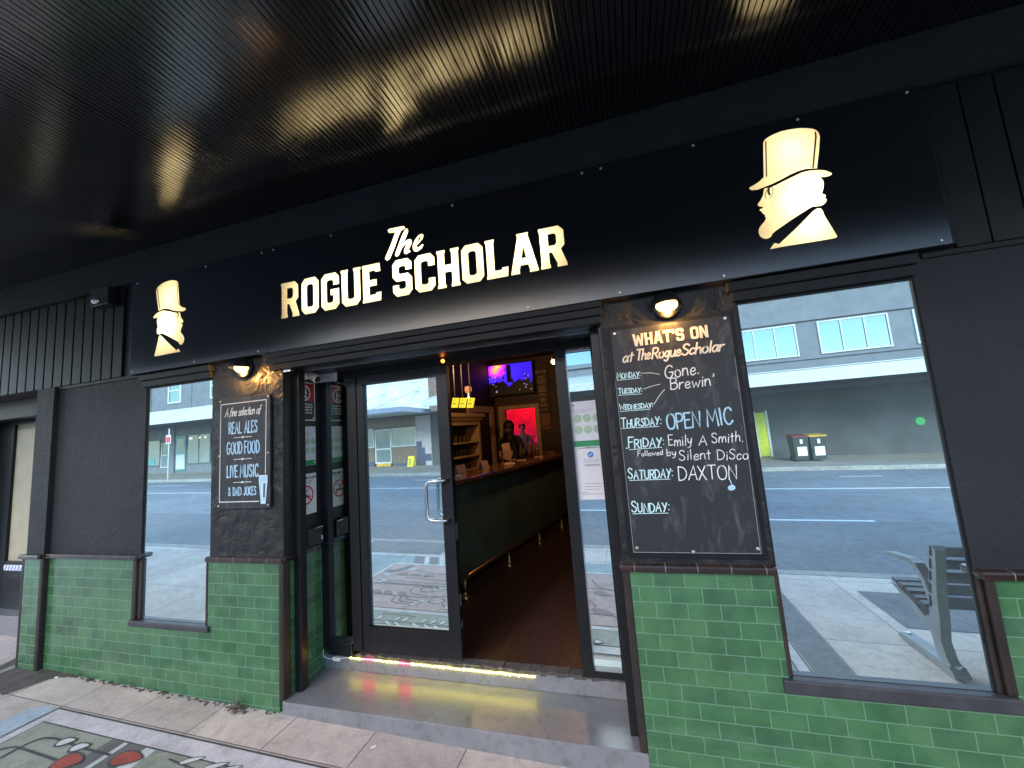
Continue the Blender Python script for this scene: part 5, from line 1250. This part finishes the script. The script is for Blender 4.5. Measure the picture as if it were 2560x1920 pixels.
# ------------------------------------------------------------------ people
def skin_body(name, verts, edges, radii, mat, parent, root=0):
    me = bpy.data.meshes.new(name); L = ROOT[parent.name] if parent else Vector((0, 0, 0))
    me.from_pydata([Vector(v) - L for v in verts], edges, [])
    o = bpy.data.objects.new(name, me); COL.objects.link(o)
    m = o.modifiers.new('Skin', 'SKIN'); m.use_smooth_shade = True
    sl = me.skin_vertices[0].data if me.skin_vertices else None
    if sl is None:
        me.skin_vertices.new() if hasattr(me.skin_vertices, 'new') else None
        sl = me.skin_vertices[0].data
    for i, r in enumerate(radii): sl[i].radius = r if isinstance(r, tuple) else (r, r); sl[i].use_root = (i == root)
    s2 = o.modifiers.new('Subdivision', 'SUBSURF'); s2.levels = 1; s2.render_levels = 2
    me.materials.append(M[mat]); o.parent = parent; ROOT[o.name] = L
    return o
def person(loc, h, face, label, shirt_mat, arms, hair_long, lean=0):
    """standing figure; face = heading angle of the chest (0 looks along +x)"""
    root = thing('person', loc, label, 'person')
    fx_, fy_ = math.cos(face), math.sin(face); sx_, sy_ = fy_, -fx_    # forward, right
    k = h / 1.75; L0 = Vector(loc)
    def P(f, s, z): return L0 + Vector((fx_ * f + sx_ * s, fy_ * f + sy_ * s, z)) * k
    V = []; E = []; Rd = []
    def add(p, r, par=None):
        V.append(p); Rd.append((r[0] * k, r[1] * k) if isinstance(r, tuple) else (r * k, r * k)); i = len(V) - 1
        if par is not None: E.append((par, i))
        return i
    pel = add(P(0, 0, .95), (.15, .11)); sp = add(P(.0, 0, 1.12), (.135, .10), pel); chs = add(P(.01 + lean, 0, 1.32), (.16, .11), sp); nk0 = add(P(.01 + lean, 0, 1.45), .075, chs); nk = add(P(.02 + lean, 0, 1.52), .052, nk0)
    jaw = add(P(.045 + lean, 0, 1.58), (.062, .070), nk); hd_ = add(P(.02 + lean, 0, 1.66), (.074, .092), jaw); top = add(P(.01 + lean, 0, 1.72), (.055, .066), hd_)
    for s in (-1, 1):
        hp = add(P(0, .09 * s, .90), .088, pel); kn = add(P(.03, .10 * s, .50), .058, hp); an = add(P(-.01, .10 * s, .09), .038, kn); add(P(.14, .11 * s, .04), .036, an)
    for s, (el, wr) in zip((-1, 1), arms):
        sh = add(P(lean, .19 * s, 1.40), .056, nk0); e_ = add(P(*el), .042, sh); w_ = add(P(*wr), .027, e_)
        d = (P(*wr) - P(*el)).normalized(); pm = add(P(*wr) + d * .05 * k, (.034, .018), w_)
        side = d.cross(Vector((0, 0, 1))); side = side.normalized() if side.length > .1 else Vector((sx_, sy_, 0))
        for j, (o__, ln_) in enumerate([(-.028, .070), (-.010, .080), (.010, .076), (.028, .060)]):
            a_ = add(P(*wr) + d * .085 * k + side * o__ * k, .009, pm); b_ = add(P(*wr) + d * (.085 + ln_ * .55) * k + side * o__ * k + Vector((0, 0, -.008)), .008, a_); add(P(*wr) + d * (.085 + ln_) * k + side * o__ * k + Vector((0, 0, -.022)), .007, b_)
        a_ = add(P(*wr) + d * .04 * k + side * .045 * k * s, .010, w_); add(P(*wr) + d * .075 * k + side * .06 * k * s, .008, a_)
    body = skin_body('body', V, E, Rd, 'skin', root)
    # shirt: slightly larger shell over torso and upper arms
    V2 = []; E2 = []; R2 = []
    def add2(p, r, par=None):
        V2.append(p); R2.append((r[0] * k, r[1] * k) if isinstance(r, tuple) else (r * k, r * k)); i = len(V2) - 1
        if par is not None: E2.append((par, i))
        return i
    a0 = add2(P(0, 0, .86), (.172, .13)); a1 = add2(P(0, 0, 1.10), (.152, .118), a0); a2 = add2(P(.01 + lean, 0, 1.32), (.178, .128), a1); a3 = add2(P(.01 + lean, 0, 1.45), (.088, .080), a2)
    for s, (el, wr) in zip((-1, 1), arms):
        q = add2(P(lean, .195 * s, 1.405), .072, a3); mid = (P(lean, .195 * s, 1.405) * .25 + P(*el) * .75); add2(mid, .060, q)
    skin_body('shirt', V2, E2, R2, shirt_mat, root)
    V2 = []; E2 = []; R2 = []
    a0 = add2(P(0, 0, .93), (.165, .125))
    for s in (-1, 1):
        q = add2(P(0, .095 * s, .86), .102, a0); q = add2(P(.03, .10 * s, .50), .074, q); add2(P(-.005, .10 * s, .10), .062, q)
    skin_body('trousers', V2, E2, R2, 'jeans', root)
    hr = MB()
    if hair_long:
        for (f, s, z, r, sc_) in [(-.02 + lean, 0, 1.665, .105, (1, 1, 1.05)), (-.045 + lean, 0, 1.55, .100, (.85, 1.0, 1.2)), (-.06 + lean, .03, 1.43, .088, (.7, 1.15, 1.25)), (-.06 + lean, -.04, 1.37, .07, (.7, 1.0, 1.2)), (-.05 + lean, .06, 1.36, .06, (.7, .9, 1.3))]:
            q = P(f, s, z); hr.sphere(q, r * k, (1, 1, sc_[2]), 18, 12)
        nz = random.Random(2)
        for i in range(60):
            s = nz.uniform(-.095, .095); t0 = P(-.10 + lean + abs(s) * .5, s, nz.uniform(1.5, 1.68)); t1 = P(-.10 + lean + abs(s) * .4, s * 1.15, nz.uniform(1.26, 1.4)); md = (t0 + t1) / 2 + Vector((nz.uniform(-.01, .01), nz.uniform(-.01, .01), 0))
            hr.tube([t0, md, t1], [.006, .007, .002], 5)
    else:
        hr.sphere(P(-.005 + lean, 0, 1.70), .088 * k, (1, 1, .85), 18, 12)
    hr.build('hair', 'hair', root, smooth=True)
    ey = MB()
    for s in (-1, 1): ey.sphere(P(.098 + lean, .030 * s, 1.655), .011 * k, u=10, v=8)
    ey.build('eye', 'ink', root)
    ns = MB(); ns.sphere(P(.112 + lean, 0, 1.625), .016 * k, (1, .8, 1.3), 10, 8); ns.build('nose', 'skin', root, smooth=True)
    mo = MB(); mo.sphere(P(.108 + lean, 0, 1.585), .018 * k, (.5, 1, .35), 10, 6); mo.build('mouth', 'brick_red', root, smooth=True)
    for s in (-1, 1):
        er = MB(); er.sphere(P(.0 + lean, .080 * s, 1.64), .022 * k, (.8, .5, 1.3), 10, 8); er.build('ear', 'skin', root, smooth=True)
    return root
person((-2.08, 4.62, .233), 1.74, 1.2, 'woman with long dark hair in a black t-shirt seen from behind at the bar', 'shirt_black', [((-.02, -.235, 1.12), (.16, -.24, .97)), ((.05, .24, 1.14), (.26, .16, 1.12))], True)
person((-2.62, 7.55, .233), 1.72, -1.35, 'man in a pale shirt standing in the red-lit back room', 'shirt_blue', [((.08, -.25, 1.14), (.28, -.10, 1.20)), ((.08, .25, 1.14), (.28, .10, 1.18))], False)

# ================================================================== STREET OPPOSITE (seen in the glass)
WY = -17.6
def bwin(parent, x0, x1, z0, z1, frame_mat, panes, y=WY, t=.06, glass='pane', mull_h=False):
    f = MB(); yf = y
    f.box(x0, x0 + t, yf, yf + .06, z0, z1).box(x1 - t, x1, yf, yf + .06, z0, z1).box(x0 + t, x1 - t, yf, yf + .06, z1 - t, z1).box(x0 + t, x1 - t, yf, yf + .06, z0, z0 + t)
    n = panes
    for i in range(1, n):
        xm = x0 + (x1 - x0) * i / n; f.box(xm - t * .4, xm + t * .4, yf, yf + .058, z0 + t, z1 - t)
    if mull_h: zm = (z0 + z1) / 2; f.box(x0 + t, x1 - t, yf, yf + .057, zm - t * .4, zm + t * .4)
    f = f.build('window', frame_mat, parent)
    MB().box(x0 + t, x1 - t, yf + .008, yf + .02, z0 + t, z1 - t).build('pane', glass, f)
    return f
# building A: blue-grey with long white awning
A = thing('office_building', (9, WY, gz(9)), 'blue grey two storey building with strip windows and a long white awning fascia', 'building')
MB().box(3.3, 22, WY - 8, WY, 2.6, 7.0).build('upper_wall', 'blue_render', A)
MB().box(3.3, 22, WY - 8, WY + .01, -.9, 2.6).build('lower_wall', 'grey_render', A)
MB().box(3.3, 22, WY, WY + .10, 5.62, 5.78).box(3.3, 22, WY, WY + .07, 3.93, 4.02).build('string_course', 'blue_render', A)
MB().box(3.3, 22, WY, WY + .18, 6.88, 7.1).build('cornice', 'blue_render', A)
for x0, x1, n in ((4.93, 7.46, 3), (8.27, 10.8, 3), (11.63, 14.2, 3), (15, 17.5, 3)): bwin(A, x0, x1, 4.1, 5.53, 'white_fascia', n)
MB().box(3.3, 22, -14.22, -14.15, 2.78, 3.22).box(3.3, 22, -14.26, -14.11, 2.74, 2.785).box(3.3, 22, -14.26, -14.11, 3.22, 3.25).build('awning_fascia', 'white_fascia', A)
MB().box(3.3, 22, WY, -14.22, 2.80, 2.9).build('awning_soffit', 'grey_render', A)
dA = MB().box(5.38, 5.78, WY + .01, WY + .05, -.12, 1.80).build('door', 'lime_door', A)
MB().box(5.30, 5.38, WY + .01, WY + .08, -.15, 1.88).box(5.78, 5.86, WY + .01, WY + .08, -.15, 1.88).build('door_frame', 'white_fascia', A)
MB().lathe([(.16, 0), (.16, .03)], (11.2, WY + .012, .98), (0, 1, 0), 18).build('green_glow_disc', 'green_glow', A)  # added glowing disc, standing in for a green glow in the pub window
# building D: between A and B, corrugated awning
D = thing('shop_building', (-3.8, WY, gz(-3.8)), 'grey upper storey with a corrugated pale awning over dim brown shopfronts', 'building')
MB().box(-10.3, 3.29, WY - 8, WY, 3.3, 7.1).build('upper_wall', 'blue_render', D)
MB().box(-10.3, 3.29, WY - 8, WY - .02, -.6, 3.3).build('shopfront', 'brick_brown', D)
for x0, x1 in ((-2.95, -1.4), (.2, 1.7), (-6.5, -5.0)):
    w_ = bwin(D, x0, x1, 4.95, 6.8, 'blue_fascia', 1); MB().box(x0 - .1, x1 + .1, WY, WY + .16, 4.78, 4.92).build('sill', 'blue_render', w_)
rf = MB(); x = -9.7
while x < 3.2:
    rf.prism([(x, -14.6, 3.64), (x + .10, -14.6, 3.64), (x + .10, WY, 4.35), (x, WY, 4.35)], (0, 0, .02)); x += .16
rf.build('awning_ribs', 'white_fascia', D)
MB().prism([(-9.75, -14.55, 3.60), (3.25, -14.55, 3.60), (3.25, WY, 4.31), (-9.75, WY, 4.31)], (0, 0, .03)).build('awning_sheet', 'awning_roof', D)
MB().box(-9.75, 3.25, -14.6, -14.5, 3.33, 3.62).build('awning_fascia', 'pole_grey', D)
for x0, x1, g in ((-9.4, -7.2, 'shop_glass'), (-6.9, -4.2, 'shop_glass'), (-3.6, -2.2, 'shop_glass_pale'), (-2.0, .4, 'shop_glass'), (.8, 2.9, 'shop_glass')): bwin(D, x0, x1, .6, 2.6, 'slat_timber', 2, WY, .06, g)
# building B: pale render with blue gabled awning on tie rods
B = thing('takeaway_building', (-15, WY, gz(-15)), 'pale rendered building with a blue pointed awning on tie rods and timber shopfront', 'building')
MB().box(-19.3, -10.98, WY - 8, WY, 3.2, 7.2).build('upper_wall', 'pale_render', B)
MB().box(-10.979, -10.301, WY - 8, WY - .01, 3.2, 6.9).build('side_wall', 'brick_brown', B)
MB().box(-19.3, -10.301, WY - 8, WY - .03, -.3, 3.2).build('shopfront_backing', 'grey_render', B)
for z in (3.86, 5.1, 6.4): MB().box(-19.3, -10.99, WY, WY + .03, z, z + .05).build('render_band', 'pale_render', B)
MB().prism([(-19.3, -14.5, 3.21), (-10.78, -14.5, 3.20), (-10.78, -14.5, 3.45), (-19.3, -14.5, 3.47)], (0, .06, 0)).prism([(-10.779, -14.5, 3.20), (-9.7, -15.4, 3.05), (-9.7, -15.4, 3.25), (-10.779, -14.5, 3.45)], (0, .06, 0)).build('awning_fascia', 'blue_fascia', B)
MB().prism([(-19.3, -14.5, 3.24), (-10.78, -14.5, 3.24), (-9.75, -15.4, 3.10), (-9.75, WY, 3.24), (-19.3, WY, 3.24)], (0, 0, .04)).build('awning_sheet', 'awning_roof', B)
tr = MB()
for x in (-17.4, -13.92, -11.68): tr.tube([(x, WY, 4.62), (x - 1.0, -14.55, 3.46)], .03, 8); tr.box(x - .08, x + .08, WY, WY + .08, 4.52, 4.8)
tr.build('tie_rod', 'white_fascia', B)
MB().box(-19.3, -11.88, WY - .02, WY + .02, 2.56, 3.14).build('sign_band', 'slat_timber', B)
MB().box(-19.3, -14.72, WY - .02, WY + .03, .60, 1.44).box(-13.5, -11.88, WY - .02, WY + .03, .44, 1.40).build('timber_dado', 'slat_timber', B)
MB().box(-19.3, -14.72, WY - .02, WY + .04, -.2, .60).box(-13.5, -11.88, WY - .02, WY + .04, -.2, .44).build('dado_base', 'navy_paint', B)
bwin(B, -17.2, -14.72, 1.44, 2.56, 'white_fascia', 1, WY, .05, 'shop_glass_pale'); bwin(B, -13.5, -11.88, 1.40, 2.50, 'white_fascia', 1, WY, .05, 'shop_glass_pale')
db = MB().box(-14.66, -14.58, WY, WY + .05, .3, 2.5).box(-13.6, -13.54, WY, WY + .05, .3, 2.5).box(-14.58, -13.6, WY, WY + .05, 1.28, 1.36).box(-14.58, -13.6, WY, WY + .05, 2.4, 2.5).box(-14.58, -13.6, WY, WY + .05, .48, .56).build('door', 'white_fascia', B)
MB().box(-14.58, -13.6, WY, WY + .02, .56, 2.4).build('pane', 'shop_glass', db)
MB().box(-14.66, -13.54, WY, WY + .05, .2, .48).build('door_step', 'bin_yellow', B)
MB().box(-11.87, -10.93, WY - .02, WY + .05, -.2, 3.1).build('column', 'pink_render', B)
MB().box(-11.87, -11.52, WY + .05, WY + .056, .1, 1.62).box(-11.519, -11.33, WY + .05, WY + .056, .1, 1.27).box(-11.329, -10.94, WY + .05, WY + .056, .5, .9).build('stepped_paint', 'navy_paint', B)
# building C: grey-blue with sash windows
C = thing('corner_building', (-27, WY, gz(-27)), 'blue grey rendered building with white sash windows and a deep white awning fascia', 'building')
MB().box(-45, -19.31, WY - 8, WY, 3.9, 8.4).build('upper_wall', 'blue_render', C)
MB().box(-45, -19.31, WY - 8, WY - .03, -.2, 3.9).build('lower_wall', 'blue_render', C)
for x in (-30.9, -26.9, -22.9, -34.9): bwin(C, x, x + 1.25, 5.5, 7.3, 'white_fascia', 1, WY, .12, 'pane', True)
for x in (-28.7, -32.6, -24.8): MB().box(x, x + .05, WY, WY + .05, 4.6, 8.3).build('downpipe', 'blue_render', C)
MB().box(-45, -19.3, -14.45, -14.35, 3.86, 4.53).box(-45, -19.3, -14.48, -14.32, 3.78, 3.87).build('awning_fascia', 'white_fascia', C)
MB().box(-45, -19.3, WY, -14.45, 3.90, 4.0).build('awning_soffit', 'grey_render', C)
bwin(C, -33.2, -31.5, 1.25, 3.06, 'blue_render', 1, WY, .06, 'shop_glass_pale'); bwin(C, -28.95, -26.8, 1.25, 3.22, 'blue_render', 2, WY, .06, 'shop_glass_pale'); bwin(C, -26.5, -23, 1.2, 3.2, 'blue_render', 3, WY, .06, 'shop_glass_pale')
bwin(C, -31.4, -30.7, 1.1, 2.8, 'white_fascia', 1, WY, .06, 'shop_glass', True)
dc = MB().box(-30.0, -29.08, WY - .02, WY + .05, .85, 3.2).build('door', 'teal', C); MB().box(-29.88, -29.2, WY + .05, WY + .06, 2.0, 3.0).build('pane', 'shop_glass', dc); MB().box(-29.95, -29.13, WY + .05, WY + .058, .95, 1.9).build('kick_panel', 'pale_render', dc)
MB().box(-30.68, -30.1, WY - .02, WY + .10, .3, 3.9).build('pier', 'blue_render', C)
MB().box(-33.1, -32.0, WY + .03, WY + .05, 1.32, 1.75).build('window_banner', 'teal', C)
mb = MB()
for x in (-28.6, -28.45, -27.7, -27.2): mb.sphere((x, WY + .10, 2.95), .06, u=10, v=8)
mb.build('shop_light', 'shop_lamp', C)
# parking sign on a pole
pk = thing('parking_sign', (-25.1, -13.95, gz(-25.1)), 'red and white parking sign on a grey pole across the road', 'street sign')
MB().tube([(-25.1, -13.95, gz(-25.1)), (-25.1, -13.95, 3.4)], .035, 10).build('pole', 'pole_grey', pk)
MB().box(-25.30, -24.90, -13.915, -13.905, 2.55, 3.05, bev=.003).build('plate', 'pale_render', pk); MB().box(-25.26, -24.94, -13.9045, -13.90, 2.62, 2.94).build('red_panel', 'no_stop_red', pk)
# yellow sandwich board
ys = thing('sandwich_board', (-11.9, -17.0, gz(-11.9)), 'yellow sandwich board standing on the footpath by the takeaway', 'sandwich board')
MB().prism([(-12.1, -16.85, .27), (-11.72, -16.85, .27), (-11.72, -17.0, .84), (-12.1, -17.0, .84)], (0, -.02, 0)).prism([(-12.1, -17.17, .27), (-11.72, -17.17, .27), (-11.72, -17.02, .84), (-12.1, -17.02, .84)], (0, -.02, 0)).build('panel', 'yellow_sign', ys)
mb = MB(); mb.box(-12.0, -11.86, -16.90, -16.895, .62, .66).box(-12.02, -11.84, -16.875, -16.87, .50, .53).box(-12.0, -11.86, -16.86, -16.855, .40, .43); mb.build('print', 'ink', ys)
MB().box(-12.08, -11.74, -17.1, -16.92, .25, .27).build('spreader', 'rubber', ys)
# wheelie bins
def bin_(x, lid_mat, label, first=None):
    L = thing('wheelie_bin', (x, -15.6, gz(x)), label, 'wheelie bin', 'wheelie bins on the far footpath'); z0 = gz(x)
    mb = MB(); a = [(-.21, -.24), (.21, -.24), (.21, .24), (-.21, .24)]; b_ = [(-.26, -.30), (.26, -.30), (.26, .30), (-.26, .30)]
    lo = [mb.bm.verts.new((x + p[0], -15.6 + p[1], z0 + .06)) for p in a]; hi = [mb.bm.verts.new((x + p[0], -15.6 + p[1], z0 + .92)) for p in b_]
    mb.bm.faces.new(lo[::-1]); mb.bm.faces.new(hi)
    for i in range(4): mb.bm.faces.new((lo[i], lo[(i + 1) % 4], hi[(i + 1) % 4], hi[i]))
    mb.build('body', 'bin_green', L)
    MB().prism([(x - .28, -15.27, z0 + .93), (x + .28, -15.27, z0 + .93), (x + .28, -15.92, z0 + .97), (x - .28, -15.92, z0 + .97)], (0, 0, .05)).build('lid', lid_mat, L)
    for s in (-1, 1): MB().lathe([(.10, 0), (.10, .05)], (x + .2 * s - .025, -15.86, z0 + .10), (1, 0, 0), 16).build('wheel', 'rubber', L)
    MB().tube([(x - .2, -15.95, z0 + .9), (x + .2, -15.95, z0 + .9)], .018).build('handle', 'rubber', L)
    MB().poly([(x - .15, -15.31, z0 + .22), (x + .17, -15.31, z0 + .22), (x + .17, -15.283, z0 + .56), (x - .15, -15.283, z0 + .56)]).build('label', 'paper_white', L)
    MB().poly([(x - .10, -15.298, z0 + .38), (x + .13, -15.298, z0 + .38), (x + .13, -15.294, z0 + .43), (x - .10, -15.294, z0 + .43)]).build('label_print', 'ink', L)
    MB().poly([(x - .04, -15.27, z0 + .68), (x + .05, -15.27, z0 + .68), (x + .05, -15.262, z0 + .84), (x - .04, -15.262, z0 + .84)]).build('sticker', 'paper_white', L)
bin_(6.18, 'bin_red', 'dark wheelie bin with a red lid beside the yellow-lidded bin')
bin_(6.75, 'bin_yellow', 'dark wheelie bin with a yellow lid beside the red-lidded bin')
# street bench by the pub (seen mirrored in the large window)
bn = thing('bench', (2.8, -1.35, gz(2.8)), 'cast metal and brown timber slat bench facing the road by the pub', 'bench')
for x in (1.96, 3.66):
    g0 = gz(x)
    e = MB()
    side = [(-1.69, .42), (-1.60, .415), (-1.42, .36), (-1.33, .31), (-1.27, .34), (-1.24, .45), (-1.20, .62), (-1.16, .80), (-1.11, .86), (-1.08, .84), (-1.10, .74), (-1.15, .52), (-1.17, .34), (-1.20, .20), (-1.17, .10), (-1.14, .07), (-1.24, .06), (-1.27, .12), (-1.29, .22), (-1.34, .25), (-1.44, .30), (-1.60, .375)]
    e.prism([(x - .03, y, g0 + z) for y, z in side], (.06, 0, 0))
    e.prism([(x - .045, y, g0 + z) for y, z in [(-1.68, .012), (-1.66, .045), (-1.30, .065), (-1.14, .07), (-1.10, .03), (-1.10, .012)]], (.09, 0, 0))
    e.prism([(x - .03, y, g0 + z) for y, z in [(-1.24, .40), (-1.29, .56), (-1.35, .635), (-1.40, .655), (-1.66, .635), (-1.68, .655), (-1.40, .69), (-1.33, .675), (-1.26, .60), (-1.21, .44)]], (.06, 0, 0))
    bmesh.ops.translate(e.bm, verts=e.bm.verts, vec=(-.03, -.07, 0)); e.build('end_frame', 'bench_metal', bn)
    sc_ = MB().lathe([(.016, 0), (.016, .012)], (x, -1.63, g0 + .045), (0, 0, 1), 10).lathe([(.016, 0), (.016, .012)], (x, -1.13, g0 + .065), (0, 0, 1), 10); bmesh.ops.translate(sc_.bm, verts=sc_.bm.verts, vec=(-.03, -.07, 0)); sc_.build('bolt', 'screw', bn)
for i in range(5):
    y = -1.70 + i * .075; z = .435 - .012 * i + (.0 if i < 3 else -.008); MB().prism([(1.90, y - .03, gz(1.93) + z), (1.90, y + .03, gz(1.93) + z - .004), (1.90, y + .03, gz(1.93) + z + .024), (1.90, y - .03, gz(1.93) + z + .028)], (1.76, 0, -.024 * 1.76)).build('seat_slat', 'wood_bench', bn)
for i in range(5):
    t_ = i / 4; y = -1.305 + .10 * t_; z = .46 + .36 * t_
    MB().prism([(1.90, y - .012, gz(1.93) + z - .034), (1.90, y + .012, gz(1.93) + z - .038), (1.90, y + .026, gz(1.93) + z + .030), (1.90, y + .002, gz(1.93) + z + .034)], (1.76, 0, -.024 * 1.76)).build('back_slat', 'wood_bench', bn)
